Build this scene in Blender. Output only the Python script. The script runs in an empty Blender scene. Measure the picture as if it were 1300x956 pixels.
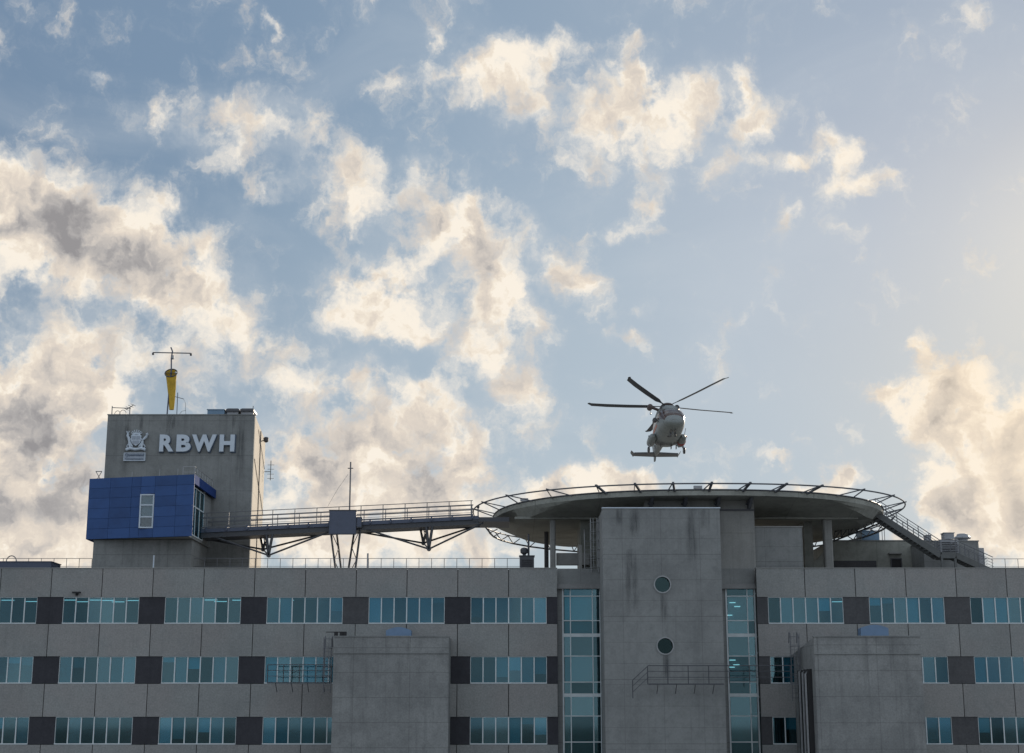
import bpy, bmesh, math, random
from mathutils import Vector, Matrix
R = math.radians
random.seed(7)
S = bpy.context.scene
COL = S.collection

# ------------------------------------------------------------------ camera
F = 1900.0                       # focal length in photo pixels (photo 1300 wide)
CAMZ = 14.0                      # eye height above the street
TANP = 430.0 / F
PITCH = math.atan(TANP)
SP, CP = math.sin(PITCH), math.cos(PITCH)
cd = bpy.data.cameras.new('camera')
cd.sensor_width = 36.0
cd.lens = 36.0 * F / 1300.0
cd.clip_end = 6000
cam = bpy.data.objects.new('camera', cd)
COL.objects.link(cam)
cam.location = (0, 0, CAMZ)
cam.rotation_euler = (math.pi / 2 + PITCH, 0, 0)
S.camera = cam

def P(px, py, Y):
    """world point at distance Y (metres along +Y) seen at photo pixel px, py"""
    v = 478.0 - py
    d = Vector((px - 650.0, F * CP - v * SP, F * SP + v * CP))
    d *= Y / d.y
    return Vector((d.x, Y, d.z + CAMZ))
def PX(px, py, Y): return P(px, py, Y).x
def PZ(py, Y): return P(650, py, Y).z
def AE(px, py):
    """azimuth, elevation in degrees of a photo pixel"""
    p = P(px, py, 1.0) - Vector((0, 0, CAMZ))
    return math.degrees(math.atan2(p.x, p.y)), math.degrees(math.atan2(p.z, math.hypot(p.x, p.y)))

# ------------------------------------------------------------------ light
SUN_AZ, SUN_EL = 24.0, 15.0
S.view_settings.view_transform = 'Standard'
S.view_settings.look = 'None'
S.view_settings.exposure = 0.0
S.view_settings.gamma = 1.0
S.view_settings.use_curve_mapping = False
ld = bpy.data.lights.new('sun', 'SUN')
ld.energy = 4.6
ld.angle = R(0.6)
ld.color = (1.0, 0.86, 0.68)
sun = bpy.data.objects.new('sun', ld)
COL.objects.link(sun)
sun.rotation_euler = (R(90 - SUN_EL), 0, R(180 - SUN_AZ))
sun.location = (60, 130, 80)

# ------------------------------------------------------------------ world: sky with clouds
W = bpy.data.worlds.new('World')
S.world = W
W.use_nodes = True
wt = W.node_tree
for n in list(wt.nodes): wt.nodes.remove(n)

class NT:
    def __init__(s, tree): s.t = tree; s.L = tree.links.new
    def n(s, typ, **k):
        o = s.t.nodes.new(typ)
        for a, b in k.items(): setattr(o, a, b)
        return o
    def put(s, sock, v):
        if v is None: return
        if hasattr(v, 'is_linked') or hasattr(v, 'links'): s.L(v, sock)
        else: sock.default_value = v
    def m(s, op, a, b=None, c=None, clamp=False):
        o = s.n('ShaderNodeMath', operation=op, use_clamp=clamp)
        s.put(o.inputs[0], a); s.put(o.inputs[1], b)
        if c is not None: s.put(o.inputs[2], c)
        return o.outputs[0]
    def vm(s, op, a, b=None, out=0):
        o = s.n('ShaderNodeVectorMath', operation=op)
        s.put(o.inputs[0], a)
        if b is not None: s.put(o.inputs[3] if op == 'SCALE' else o.inputs[1], b)
        return o.outputs[out]
    def mr(s, v, a, b, c=0.0, d=1.0, smooth=True):
        o = s.n('ShaderNodeMapRange', interpolation_type='SMOOTHSTEP' if smooth else 'LINEAR')
        s.put(o.inputs[0], v)
        for i, x in enumerate((a, b, c, d)): s.put(o.inputs[i + 1], x)
        return o.outputs[0]
    def noise(s, vec, scale, detail=6, rough=0.55, dist=0.0, col=False, lac=2.0, dims='3D'):
        o = s.n('ShaderNodeTexNoise', noise_dimensions=dims)
        s.put(o.inputs['Vector'], vec)
        o.inputs['Scale'].default_value = scale; o.inputs['Detail'].default_value = detail
        o.inputs['Roughness'].default_value = rough; o.inputs['Distortion'].default_value = dist
        o.inputs['Lacunarity'].default_value = lac
        return o.outputs['Color' if col else 'Fac']
    def mixc(s, f, a, b, mode='MIX'):
        o = s.n('ShaderNodeMix', data_type='RGBA', blend_type=mode)
        s.put(o.inputs[0], f); s.put(o.inputs[6], a); s.put(o.inputs[7], b)
        return o.outputs[2]
    def mapping(s, vec, loc=(0, 0, 0), rot=(0, 0, 0), sc=(1, 1, 1), typ='POINT'):
        o = s.n('ShaderNodeMapping', vector_type=typ)
        s.put(o.inputs[0], vec)
        o.inputs[1].default_value = loc; o.inputs[2].default_value = rot; o.inputs[3].default_value = sc
        return o.outputs[0]

def lin(r, g, b):
    f = lambda c: (c / 255 / 12.92) if c / 255 <= 0.04045 else ((c / 255 + 0.055) / 1.055) ** 2.4
    return (f(r), f(g), f(b), 1.0)
# cloud banks: photo-read centre, half sizes, tilt (deg, clockwise in the picture), strength
PUFFS = [
 # big bank on the left
 (10, 250, 130, 75, 20, 1.15), (110, 285, 140, 72, 22, 1.2), (215, 355, 125, 62, 32, 1.15), (285, 405, 70, 40, 30, .7),
 (30, 330, 90, 50, 10, 1.0), (215, 265, 75, 30, 25, .5), (265, 315, 55, 45, 40, .55),
 # lower left bank
 (20, 500, 150, 95, -10, 1.25), (100, 430, 85, 55, 0, .85), (60, 610, 150, 80, 0, 1.2), (130, 480, 70, 60, 0, .7), (40, 680, 160, 60, 0, 1.1),
 (230, 460, 60, 40, 20, .45), (300, 480, 90, 30, 10, .35),
 # wisps upper left
 (345, 30, 26, 11, 30, .5), (122, 102, 36, 13, -5, .5), (200, 155, 60, 26, 10, .42), (275, 135, 38, 26, 50, .5), (340, 150, 70, 48, 25, .62),
 (290, 195, 40, 22, -40, .5), (395, 165, 40, 55, 30, .5), (335, 225, 60, 22, 0, .38), (450, 215, 55, 40, 20, .75), (465, 265, 50, 32, 45, .6),
 (410, 290, 40, 14, -30, .25), (530, 215, 32, 40, 20, .55), (380, 360, 60, 20, -20, .22),
 # top centre cloud
 (560, 105, 62, 40, 10, .72), (640, 85, 75, 50, 0, .98), (665, 135, 72, 44, 20, .9), (705, 55, 45, 32, 10, .65), (550, 45, 14, 18, 40, .35), (490, 110, 30, 22, 0, .3),
 (770, 150, 80, 72, 0, 1.05), (810, 90, 48, 52, -30, .95), (850, 155, 52, 65, 0, .95), (845, 205, 45, 36, 0, .6), (895, 115, 50, 50, 30, .65),
 (940, 115, 26, 50, 5, .9), (960, 150, 48, 28, 0, .75), (930, 195, 50, 55, 0, .72), (1000, 205, 60, 22, 0, .72), (1065, 190, 34, 44, 0, .95),
 (1075, 240, 60, 28, -10, .6), (1005, 285, 22, 30, 10, .6), (1070, 285, 40, 22, 0, .35), (830, 240, 70, 30, 0, .3), (1125, 245, 26, 26, 0, .3),
 (0, 560, 90, 120, 0, .8), (90, 520, 60, 60, 0, .6), (50, 690, 120, 50, 0, .8), (140, 330, 130, 60, 20, .7),
 (250, 160, 120, 50, 10, .35), (420, 240, 80, 60, 30, .3), (560, 250, 120, 60, 0, .3), (350, 440, 140, 50, 0, .3),
 # middle clouds
 (600, 270, 26, 52, 0, .72), (560, 295, 80, 44, 15, .88), (620, 340, 80, 66, 30, 1.0), (650, 390, 66, 52, 30, .9), (680, 300, 50, 30, 20, .6),
 (620, 450, 80, 48, 20, .95), (670, 495, 52, 30, 35, .55), (730, 350, 52, 32, 30, .82), (800, 300, 70, 17, -5, .62), (820, 265, 30, 22, 0, .5), (808, 390, 24, 20, 0, .55),
 (790, 432, 52, 18, 5, .5), (490, 370, 92, 66, 12, 1.12), (530, 420, 62, 34, 10, .8), (440, 400, 40, 40, 0, .5), (700, 430, 40, 60, 10, .35), (590, 230, 14, 30, 0, .3),
 # lower centre bank
 (450, 480, 90, 34, 0, .6), (390, 500, 70, 40, 0, .6), (370, 580, 100, 66, 0, 1.05), (480, 560, 120, 78, 0, 1.15), (560, 520, 66, 50, 20, .95), (590, 585, 52, 60, 25, 1.0),
 (460, 640, 170, 55, 0, 1.1), (400, 690, 160, 45, 0, 1.1), (560, 660, 80, 50, 0, .7), (620, 700, 130, 30, 0, .8), (500, 620, 80, 40, 0, .6),
 (665, 560, 30, 56, 0, .5), (640, 500, 30, 40, 0, .35),
 # cumulus behind the helipad
 (690, 640, 66, 36, 0, 1.15), (760, 615, 60, 40, 0, 1.7), (700, 618, 46, 24, 0, 1.1), (810, 618, 34, 26, 0, 1.1), (820, 640, 62, 34, 0, 1.2), (905, 622, 24, 16, 0, .7),
 (1065, 606, 34, 26, 0, 1.6), (1030, 640, 60, 34, 0, .9), (990, 582, 26, 14, 30, .75), (1120, 700, 110, 40, 0, .5),
 # right bank towards the sun
 (1160, 440, 24, 30, 20, .75), (1185, 470, 50, 42, 20, .95), (1120, 500, 46, 22, 25, .7), (1160, 520, 62, 28, 25, .8), (1230, 490, 46, 48, 0, 1.1),
 (1240, 545, 90, 50, 10, 1.15), (1290, 550, 80, 60, 0, 1.2), (1220, 600, 80, 36, 0, .75), (1180, 600, 50, 20, 20, .5), (1290, 620, 60, 50, 0, 1.1),
 (1195, 650, 60, 30, 30, 1.0), (1245, 655, 62, 50, 0, 1.2), (1290, 680, 70, 60, 0, 1.2), (1340, 480, 60, 60, 0, .8), (1180, 690, 60, 26, 0, .8), (1100, 560, 40, 22, 20, .3),
]
# thick grey hearts of the clouds
CORES = [
 (0, 280, 140, 60, 12, .9), (120, 300, 120, 45, 18, .75), (200, 340, 90, 40, 25, .35), (60, 240, 60, 26, 20, .4), (150, 340, 80, 22, 20, .35),
 (40, 520, 130, 80, -10, .6), (90, 585, 130, 60, 20, .6), (60, 660, 160, 60, 0, .5), (20, 640, 90, 40, 0, .45), (170, 500, 40, 30, 0, .3),
 (470, 560, 140, 65, 0, .6), (410, 600, 100, 60, 0, .5), (600, 330, 60, 50, 30, .3), (640, 440, 60, 30, 20, .25), (790, 160, 70, 60, 0, .25), (540, 600, 60, 40, 0, .4), (440, 520, 60, 20, 0, .35), (490, 375, 50, 36, 20, .4),
 (560, 650, 60, 40, 0, .5), (380, 690, 120, 30, 0, .3), (665, 130, 46, 26, 20, .4), (610, 100, 40, 24, 0, .25),
 (1210, 475, 30, 34, 0, .85), (1290, 560, 50, 50, 0, 1.0), (1200, 650, 40, 25, 30, .5), (1240, 530, 40, 22, 0, .4), (1245, 660, 44, 30, 0, .8), (1295, 650, 30, 50, 0, .9), (1200, 560, 40, 18, 0, .3),
 (690, 655, 50, 20, 0, .3), (800, 650, 40, 20, 0, .2), (1280, 610, 40, 20, 0, .3),
]
NISH = 0.1
DEG = math.degrees(1 / F)            # degrees per photo pixel
def blobs(N, vec, lst):
    acc = None
    for (x, y, rx, ry, a, s) in lst:
        az, el = AE(x, y)
        mp = N.mapping(vec, (az, el, 0), (0, 0, R(-a)), (rx * DEG * 1.45, ry * DEG * 1.45, 1), 'TEXTURE')
        gr = N.n('ShaderNodeTexGradient', gradient_type='QUADRATIC_SPHERE'); N.L(mp, gr.inputs[0])
        acc = N.m('MULTIPLY_ADD', gr.outputs['Fac'], s * 1.9, acc if acc is not None else 0.0)
    return acc
N = NT(wt)
geo = N.n('ShaderNodeNewGeometry')
dirv = N.vm('NORMALIZE', N.vm('SCALE', geo.outputs['Incoming'], -1.0)) if False else None
tc = N.n('ShaderNodeTexCoord')
dirv = N.vm('NORMALIZE', tc.outputs['Generated'])
sx = N.n('ShaderNodeSeparateXYZ'); N.L(dirv, sx.inputs[0])
az = N.m('DEGREES', N.m('ARCTAN2', sx.outputs[0], sx.outputs[1]))
el = N.m('DEGREES', N.m('ARCSINE', sx.outputs[2]))
cb = N.n('ShaderNodeCombineXYZ'); N.L(az, cb.inputs[0]); N.L(el, cb.inputs[1])
ae = cb.outputs[0]
w1 = N.vm('SCALE', N.vm('SUBTRACT', N.noise(ae, .42, 5, .62, col=True, dims='2D'), (.5, .5, .5)), 2.3)
wv = N.vm('ADD', ae, w1)
mask = blobs(N, wv, PUFFS)
nb = N.noise(N.vm('ADD', ae, (3, 17, 0)), .28, 3, .5, dims='2D')
big = N.m('SUBTRACT', N.m('MULTIPLY_ADD', N.m('SUBTRACT', nb, .5), .6, N.m('MINIMUM', mask, 1.9)), .16)
def fine(off):
    nf = N.noise(N.vm('ADD', wv, off), .52, 11, .61, dims='2D')
    return N.m('MULTIPLY', N.m('SUBTRACT', nf, .5), 2.9)
f0 = fine((31, 7, 0))
def soft(off): return N.noise(N.vm('ADD', wv, off), .5, 4, .55, dims='2D')
s0, s1 = soft((31, 7, 0)), soft((31.9, 6.5, 0))
d0 = N.m('ADD', big, f0)
# clear air: the Nishita sky plus a thin veil that brightens towards the sun
sky = N.n('ShaderNodeTexSky', sky_type='NISHITA', sun_disc=False)
sky.sun_elevation = R(SUN_EL); sky.sun_rotation = R(SUN_AZ)
sky.air_density = 1.0; sky.dust_density = 0.1; sky.ozone_density = 1.6
SUNV = Vector((math.sin(R(SUN_AZ)) * math.cos(R(SUN_EL)), math.cos(R(SUN_AZ)) * math.cos(R(SUN_EL)), math.sin(R(SUN_EL))))
cosg = N.vm('DOT_PRODUCT', dirv, tuple(SUNV), out=1)
ang = N.m('DEGREES', N.m('ARCCOSINE', N.m('MINIMUM', cosg, 1.0)))
vr = N.n('ShaderNodeValToRGB'); N.L(N.m('DIVIDE', ang, 60.0), vr.inputs[0])
e = vr.color_ramp.elements
stops = [(0.0, lin(255, 244, 224)), (4.5, lin(240, 230, 218)), (7.5, lin(216, 213, 213)), (10, lin(202, 204, 211)), (14, lin(190, 197, 208)), (20, lin(172, 186, 200)), (27, lin(146, 167, 187)), (35, lin(106, 134, 163)), (44, lin(92, 120, 152)), (60, lin(96, 126, 160))]
e[0].position = 0; e[0].color = stops[0][1]; e[1].position = 1; e[1].color = stops[-1][1]
for a_, c_ in stops[1:-1]:
    q = e.new(a_ / 60.0); q.color = c_
veil = vr.outputs[0]
nish = N.vm('SCALE', sky.outputs[0], NISH)
# lower air is paler
low = N.mr(el, 24.0, 7.0)
veil = N.mixc(N.m('MULTIPLY', low, .6), veil, lin(188, 197, 204))
air_glow = N.m('MULTIPLY', N.mr(ang, 16.0, 5.0), N.mr(el, 19.0, 9.0))
veil = N.mixc(N.m('MULTIPLY', air_glow, .45), veil, lin(238, 224, 200))
hi = N.mr(el, 16.0, 27.0)
veil = N.mixc(N.m('MULTIPLY', hi, .4), veil, lin(116, 140, 170))
air = N.mixc(.15, veil, nish)
air = N.mixc(.16, air, lin(176, 190, 198))
# cirrus
ci = N.noise(N.mapping(ae, rot=(0, 0, R(25)), sc=(.10, .17, 1)), 1.0, 7, .55, .6, dims='2D')
ci = N.mr(ci, .42, .78)
air = N.mixc(N.m('MULTIPLY', ci, .20), air, lin(205, 212, 218))
# clouds
alpha = N.mr(d0, .0, 1.3)
alpha = N.m('MULTIPLY', alpha, .97)
thin = N.m('MULTIPLY_ADD', N.mr(d0, -.3, .7), .5, N.m('MULTIPLY', N.mr(mask, .05, .9), .75))
air = N.mixc(N.m('MULTIPLY', thin, .48), air, lin(204, 209, 213))
rel = N.m('SUBTRACT', s0, s1)
core = blobs(N, N.vm('ADD', ae, N.vm('SCALE', N.vm('SUBTRACT', N.noise(ae, .5, 4, .5, col=True, dims='2D'), (.5, .5, .5)), 1.6)), CORES)
thick = N.m('ADD', N.m('MULTIPLY', N.mr(d0, .8, 2.9), .44), N.m('MULTIPLY', N.mr(core, 0.0, 1.7), .58))
shade = N.m('SUBTRACT', thick, N.m('MULTIPLY', rel, 1.35))
shade = N.m('ADD', shade, N.m('MULTIPLY', N.m('SUBTRACT', N.noise(N.vm('ADD', ae, (9, 4, 0)), .33, 6, .5, .2, dims='2D'), .5), .5))
shade = N.m('ADD', shade, .07)
shade = N.m('MAXIMUM', N.m('MINIMUM', shade, 1.0), 0.0)
cr = N.n('ShaderNodeValToRGB'); N.L(shade, cr.inputs[0])
e = cr.color_ramp.elements
e[0].position = 0; e[0].color = lin(252, 242, 227); e[1].position = 1; e[1].color = lin(150, 147, 148)
q = e.new(.10); q.color = lin(243, 231, 214)
q = e.new(.25); q.color = lin(228, 216, 202)
q = e.new(.5); q.color = lin(206, 198, 190)
q = e.new(.75); q.color = lin(176, 172, 170)
cc = cr.outputs[0]
# glow of the sun through the clouds near it
glow = N.mr(ang, 14.0, 5.0)
cc = N.mixc(N.m('MULTIPLY', glow, .34), cc, (1.1, .86, .56, 1))
far_bg = N.m('MAXIMUM', N.mr(N.m('ABSOLUTE', az), 28.0, 60.0), N.mr(el, 34.0, 60.0))     # unseen sky: bright cloud added to lift the light on the facades
gen = N.noise(N.vm('SCALE', ae, 1.0), .06, 6, .6, .5, dims='2D')
alpha2 = N.m('MULTIPLY', N.mr(gen, .40, .58), far_bg)
col = N.mixc(alpha, air, cc)
col = N.mixc(N.m('MULTIPLY', N.mr(N.m('ABSOLUTE', az), 50.0, 110.0), .8), col, lin(168, 192, 216))
back = N.mixc(N.m('MULTIPLY', alpha2, .92), col, lin(240, 246, 252))
# ground half
gnd = N.mr(el, -1.0, -6.0)
out = N.mixc(gnd, back, lin(104, 104, 104))
bg = N.n('ShaderNodeBackground'); N.L(N.vm('SCALE', out, 10.0), bg.inputs[0]); bg.inputs[1].default_value = 0.1
wo = N.n('ShaderNodeOutputWorld'); N.L(bg.outputs[0], wo.inputs[0])
W.cycles.sampling_method = 'MANUAL'; W.cycles.sample_map_resolution = 512
# ------------------------------------------------------------------ mesh helpers
def base_of(o):
    v = Vector((0, 0, 0))
    while o: v = v + o.location; o = o.parent
    return v
class MB:
    def __init__(s): s.v = []; s.f = []
    def add(s, vs, fs):
        b = len(s.v); s.v += [Vector(q) for q in vs]; s.f += [tuple(b + i for i in f) for f in fs]; return s
    def box(s, x0, x1, y0, y1, z0, z1):
        vs = [(x, y, z) for z in (z0, z1) for y in (y0, y1) for x in (x0, x1)]
        return s.add(vs, [(0, 2, 3, 1), (4, 5, 7, 6), (0, 1, 5, 4), (2, 6, 7, 3), (0, 4, 6, 2), (1, 3, 7, 5)])
    def bar(s, a, b, w, h=None, n=4, up=(0, 0, 1)):
        """straight bar from a to b: n=4 square w x h, else round of radius w"""
        a = Vector(a); b = Vector(b); d = (b - a).normalized(); u = Vector(up)
        if abs(d.dot(u)) > .98: u = Vector((0, 1, 0))
        x = d.cross(u).normalized(); z = x.cross(d)
        if n == 4:
            h = h or w; off = [(-w / 2, -h / 2), (w / 2, -h / 2), (w / 2, h / 2), (-w / 2, h / 2)]
        else:
            off = [(w * math.cos(2 * math.pi * i / n), w * math.sin(2 * math.pi * i / n)) for i in range(n)]
        vs = [a + x * p + z * q for p, q in off] + [b + x * p + z * q for p, q in off]
        fs = [(i, (i + 1) % n, n + (i + 1) % n, n + i) for i in range(n)] + [tuple(range(n))[::-1], tuple(range(n, 2 * n))]
        return s.add(vs, fs)
    def path(s, pts, r, n=6, close=False):
        pts = [Vector(p) for p in pts]; m = len(pts); base = len(s.v)
        for i, p in enumerate(pts):
            a = pts[i - 1] if (i > 0 or close) else p; b = pts[(i + 1) % m] if (i < m - 1 or close) else p
            d = (b - a).normalized(); u = Vector((0, 0, 1)) if abs(d.z) < .9 else Vector((0, 1, 0))
            x = d.cross(u).normalized(); z = x.cross(d)
            for k in range(n):
                t = 2 * math.pi * k / n; s.v.append(p + x * r * math.cos(t) + z * r * math.sin(t))
        for i in range(m if close else m - 1):
            j = (i + 1) % m
            for k in range(n):
                l = (k + 1) % n; s.f.append((base + i * n + k, base + i * n + l, base + j * n + l, base + j * n + k))
        return s
    def lathe(s, c, prof, n=20, axis='z'):
        """prof: list of (radius, height) about c"""
        c = Vector(c); base = len(s.v)
        for r, h in prof:
            for k in range(n):
                t = 2 * math.pi * k / n; p, q = r * math.cos(t), r * math.sin(t)
                s.v.append(c + Vector({'z': (p, q, h), 'y': (p, h, q), 'x': (h, p, q)}[axis]))
        for i in range(len(prof) - 1):
            for k in range(n):
                l = (k + 1) % n; s.f.append((base + i * n + k, base + i * n + l, base + (i + 1) * n + l, base + (i + 1) * n + k))
        s.f.append(tuple(base + k for k in range(n))[::-1]); s.f.append(tuple(base + (len(prof) - 1) * n + k for k in range(n)))
        return s
    def prism(s, pts, z0, z1):
        n = len(pts)
        return s.add([(x, y, z0) for x, y in pts] + [(x, y, z1) for x, y in pts],
                     [(i, (i + 1) % n, n + (i + 1) % n, n + i) for i in range(n)] + [tuple(range(n))[::-1], tuple(range(n, 2 * n))])
    def build(s, name, mat, parent=None, smooth=False, local=False):
        me = bpy.data.meshes.new(name)
        off = Vector((0, 0, 0)) if (local or parent is None) else base_of(parent)
        me.from_pydata([tuple(p - off) for p in s.v], [], s.f)
        bm = bmesh.new(); bm.from_mesh(me); bmesh.ops.recalc_face_normals(bm, faces=bm.faces)
        if smooth:
            for f in bm.faces: f.smooth = True
            for e in bm.edges:
                if len(e.link_faces) == 2 and e.calc_face_angle(0) > R(38): e.smooth = False
        bm.to_mesh(me); bm.free()
        me.materials.append(mat)
        o = bpy.data.objects.new(name, me); COL.objects.link(o)
        if parent is not None: o.parent = parent
        return o
def tag(o, label=None, cat=None, group=None, kind=None):
    for k, v in (('label', label), ('category', cat), ('group', group), ('kind', kind)):
        if v: o[k] = v
    return o
def thing(name, loc, label, cat, group=None):
    o = bpy.data.objects.new(name, None); o.empty_display_size = .5; COL.objects.link(o); o.location = loc
    return tag(o, label, cat, group)
def own(mb, name, mat, label, cat, group=None, smooth=False):
    """a thing that is one mesh, origin at its base"""
    lo = Vector([min(v[i] for v in mb.v) for i in range(3)]); hi = Vector([max(v[i] for v in mb.v) for i in range(3)])
    b = Vector(((lo.x + hi.x) / 2, (lo.y + hi.y) / 2, lo.z))
    for v in mb.v: v -= b
    o = mb.build(name, mat, None, smooth); o.location = b
    return tag(o, label, cat, group)
def plate(name, loops, y0, y1, mat, parent):
    """vertical plate with holes: loops of (x, z), first the outline"""
    cu = bpy.data.curves.new(name, 'CURVE'); cu.dimensions = '2D'; cu.fill_mode = 'BOTH'; cu.extrude = abs(y1 - y0) / 2
    off = base_of(parent)
    for lp in loops:
        sp = cu.splines.new('POLY'); sp.points.add(len(lp) - 1); sp.use_cyclic_u = True
        for i, (x, z) in enumerate(lp): sp.points[i].co = (x, z, 0, 1)
    t = bpy.data.objects.new('tmp', cu); COL.objects.link(t); bpy.context.view_layer.update()
    me = bpy.data.meshes.new_from_object(t.evaluated_get(bpy.context.evaluated_depsgraph_get()))
    bpy.data.objects.remove(t)
    ym = (y0 + y1) / 2
    for v in me.vertices: v.co = Vector((v.co.x, ym - v.co.z, v.co.y)) - off
    me.materials.clear(); me.materials.append(mat); me.name = name
    o = bpy.data.objects.new(name, me); COL.objects.link(o); o.parent = parent
    return o
def text_mesh(txt, bold=0.0, depth=.02):
    cu = bpy.data.curves.new('txt', 'FONT'); cu.body = txt; cu.size = 1; cu.extrude = depth / 2; cu.offset = bold; cu.resolution_u = 4
    t = bpy.data.objects.new('tmp', cu); COL.objects.link(t); bpy.context.view_layer.update()
    me = bpy.data.meshes.new_from_object(t.evaluated_get(bpy.context.evaluated_depsgraph_get()))
    bpy.data.objects.remove(t); return me
def letters(name, txt, x0, x1, z0, z1, y, mat, parent, bold=0.02, depth=.08, mirror=False):
    """raised lettering facing -Y that fills x0..x1, z0..z1, its back at y"""
    me = text_mesh(txt, bold, 1.0); off = base_of(parent)
    xs = [v.co.x for v in me.vertices]; ys = [v.co.y for v in me.vertices]
    a, b, c, d = min(xs), max(xs), min(ys), max(ys)
    for v in me.vertices:
        v.co = Vector((x0 + (v.co.x - a) / (b - a) * (x1 - x0), y - depth / 2 - v.co.z * depth, z0 + (v.co.y - c) / (d - c) * (z1 - z0))) - off
    me.materials.clear(); me.materials.append(mat); me.name = name
    o = bpy.data.objects.new(name, me); COL.objects.link(o); o.parent = parent
    return o
def circ(cx, cz, r, n=32, rz=None): return [(cx + r * math.cos(2 * math.pi * i / n), cz + (rz or r) * math.sin(2 * math.pi * i / n)) for i in range(n)]
def rect(x0, x1, z0, z1): return [(x0, z0), (x1, z0), (x1, z1), (x0, z1)]

# ------------------------------------------------------------------ materials
def mat(name):
    m = bpy.data.materials.new(name); m.use_nodes = True
    t = m.node_tree
    for n in list(t.nodes): t.nodes.remove(n)
    return m, NT(t)
def finish(N, shader): 
    o = N.n('ShaderNodeOutputMaterial'); N.L(shader, o.inputs[0])
def pbr(N, col, rough=.6, metal=0.0, bump=None, bstr=.3, spec=.5, bdist=.02):
    b = N.n('ShaderNodeBsdfPrincipled'); N.put(b.inputs['Base Color'], col); N.put(b.inputs['Roughness'], rough)
    b.inputs['Metallic'].default_value = metal; b.inputs['Specular IOR Level'].default_value = spec
    if bump is not None:
        q = N.n('ShaderNodeBump'); q.inputs['Strength'].default_value = bstr; q.inputs['Distance'].default_value = bdist
        N.L(bump, q.inputs['Height']); N.L(q.outputs[0], b.inputs['Normal'])
    return b.outputs[0]
def wpos(N):
    return N.n('ShaderNodeNewGeometry').outputs['Position']
def concrete(name, base, stain, amt=.5, streak=.4, var=.12, lines=None, warm=None, grain=.5, patch=.5):
    """poured or precast concrete: blotches, rain streaks, per-panel tone, fine grain"""
    m, N = mat(name); p = wpos(N)
    big = N.mr(N.noise(p, .35, 4, .6), .35, .7)
    mid = N.noise(p, 2.2, 7, .7)
    drip = N.noise(N.mapping(p, sc=(2.6, 2.6, .13)), 1.0, 5, .62)
    drip2 = N.noise(N.mapping(p, sc=(7.0, 7.0, .35)), 1.0, 4, .6)
    fine = N.noise(p, 9.0, 5, .7)
    c = N.mixc(N.m('MULTIPLY', big, amt * .6), base, stain)
    if warm: c = N.mixc(N.m('MULTIPLY', N.mr(N.noise(N.vm('ADD', p, (40, 3, 9)), .22, 3, .55), .4, .62), .8), c, warm)
    c = N.mixc(N.m('MULTIPLY', N.mr(mid, .42, .72), amt * patch), c, stain)
    c = N.mixc(N.m('MULTIPLY', N.mr(drip, .50, .78), streak), c, stain)
    c = N.mixc(N.m('MULTIPLY', N.mr(drip2, .58, .8), streak * .6), c, stain)
    isl = N.n('ShaderNodeNewGeometry').outputs['Random Per Island']
    v = N.m('ADD', N.m('MULTIPLY_ADD', isl, var, 1.0 - var / 2), N.m('MULTIPLY', N.m('SUBTRACT', fine, .5), grain))
    if lines:                                       # formwork joints every (x step, z step) metres
        sp = N.n('ShaderNodeSeparateXYZ'); N.L(p, sp.inputs[0])
        for ax, st, w, k in lines:
            f = N.m('ABSOLUTE', N.m('SUBTRACT', N.m('FRACT', N.m('DIVIDE', N.m('ADD', sp.outputs[ax], 200.0 + k), st)), .5))
            ln = N.mr(f, .5 - w / st, .5 - w * .3 / st)
            v = N.m('MULTIPLY', v, N.m('SUBTRACT', 1.0, N.m('MULTIPLY', ln, .28)))
    c = N.vm('SCALE', c, v)
    finish(N, pbr(N, c, .88, bump=fine, bstr=.35, bdist=.01, spec=.3))
    return m
def paint(name, col, rough=.5, metal=0.0, var=.25, sc=3.0, dirt=None, isl=0.0, spec=.5):
    m, N = mat(name); p = wpos(N)
    n = N.noise(p, sc, 5, .6)
    c = N.mixc(N.m('MULTIPLY', N.mr(n, .4, .75), var), col, dirt or tuple(x * .55 for x in col[:3]) + (1,))
    if isl:
        r = N.n('ShaderNodeNewGeometry').outputs['Random Per Island']
        c = N.vm('SCALE', c, N.m('MULTIPLY_ADD', r, isl, 1 - isl / 2))
    finish(N, pbr(N, c, rough, metal, spec=spec))
    return m
def c4(r, g, b): return (r, g, b, 1.0)
M = {}
M['panel'] = concrete('precast_concrete', c4(.262, .268, .262), c4(.16, .165, .168), .6, .32, .12, grain=1.0, warm=c4(.26, .25, .243), patch=.5)
M['panel_back'] = paint('joint_dark', c4(.05, .05, .05), .9)
M['cast'] = concrete('cast_concrete', c4(.235, .242, .24), c4(.12, .125, .127), .65, .38, .08, [(2, 3.95, .035, 1.05), (2, 1.32, .018, .6), (0, 2.5, .02, .4)], grain=.45)
M['cast_light'] = concrete('cast_concrete_pale', c4(.29, .29, .28), c4(.16, .16, .155), .5, .4, .06, [(2, 2.6, .025, .2)], grain=.4)
M['tower'] = concrete('tower_concrete', c4(.235, .242, .238), c4(.105, .11, .11), .65, .5, .06, [(2, 2.62, .03, .5), (0, 3.1, .02, .5)], grain=.5)
M['tower_sunlit'] = concrete('tower_sunlit_concrete', c4(.50, .45, .38), c4(.28, .24, .20), .5, .45, .05, [(2, 2.62, .04, .5), (1, 3.6, .03, .5)], grain=.4)  # sunlit copy of the tower concrete, warm sunlight put into its colour
M['annex'] = concrete('annex_concrete', c4(.25, .255, .252), c4(.12, .124, .126), .8, .7, .04, [(2, 1.55, .03, .35), (0, 3.6, .025, .9)], grain=.9)
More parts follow.
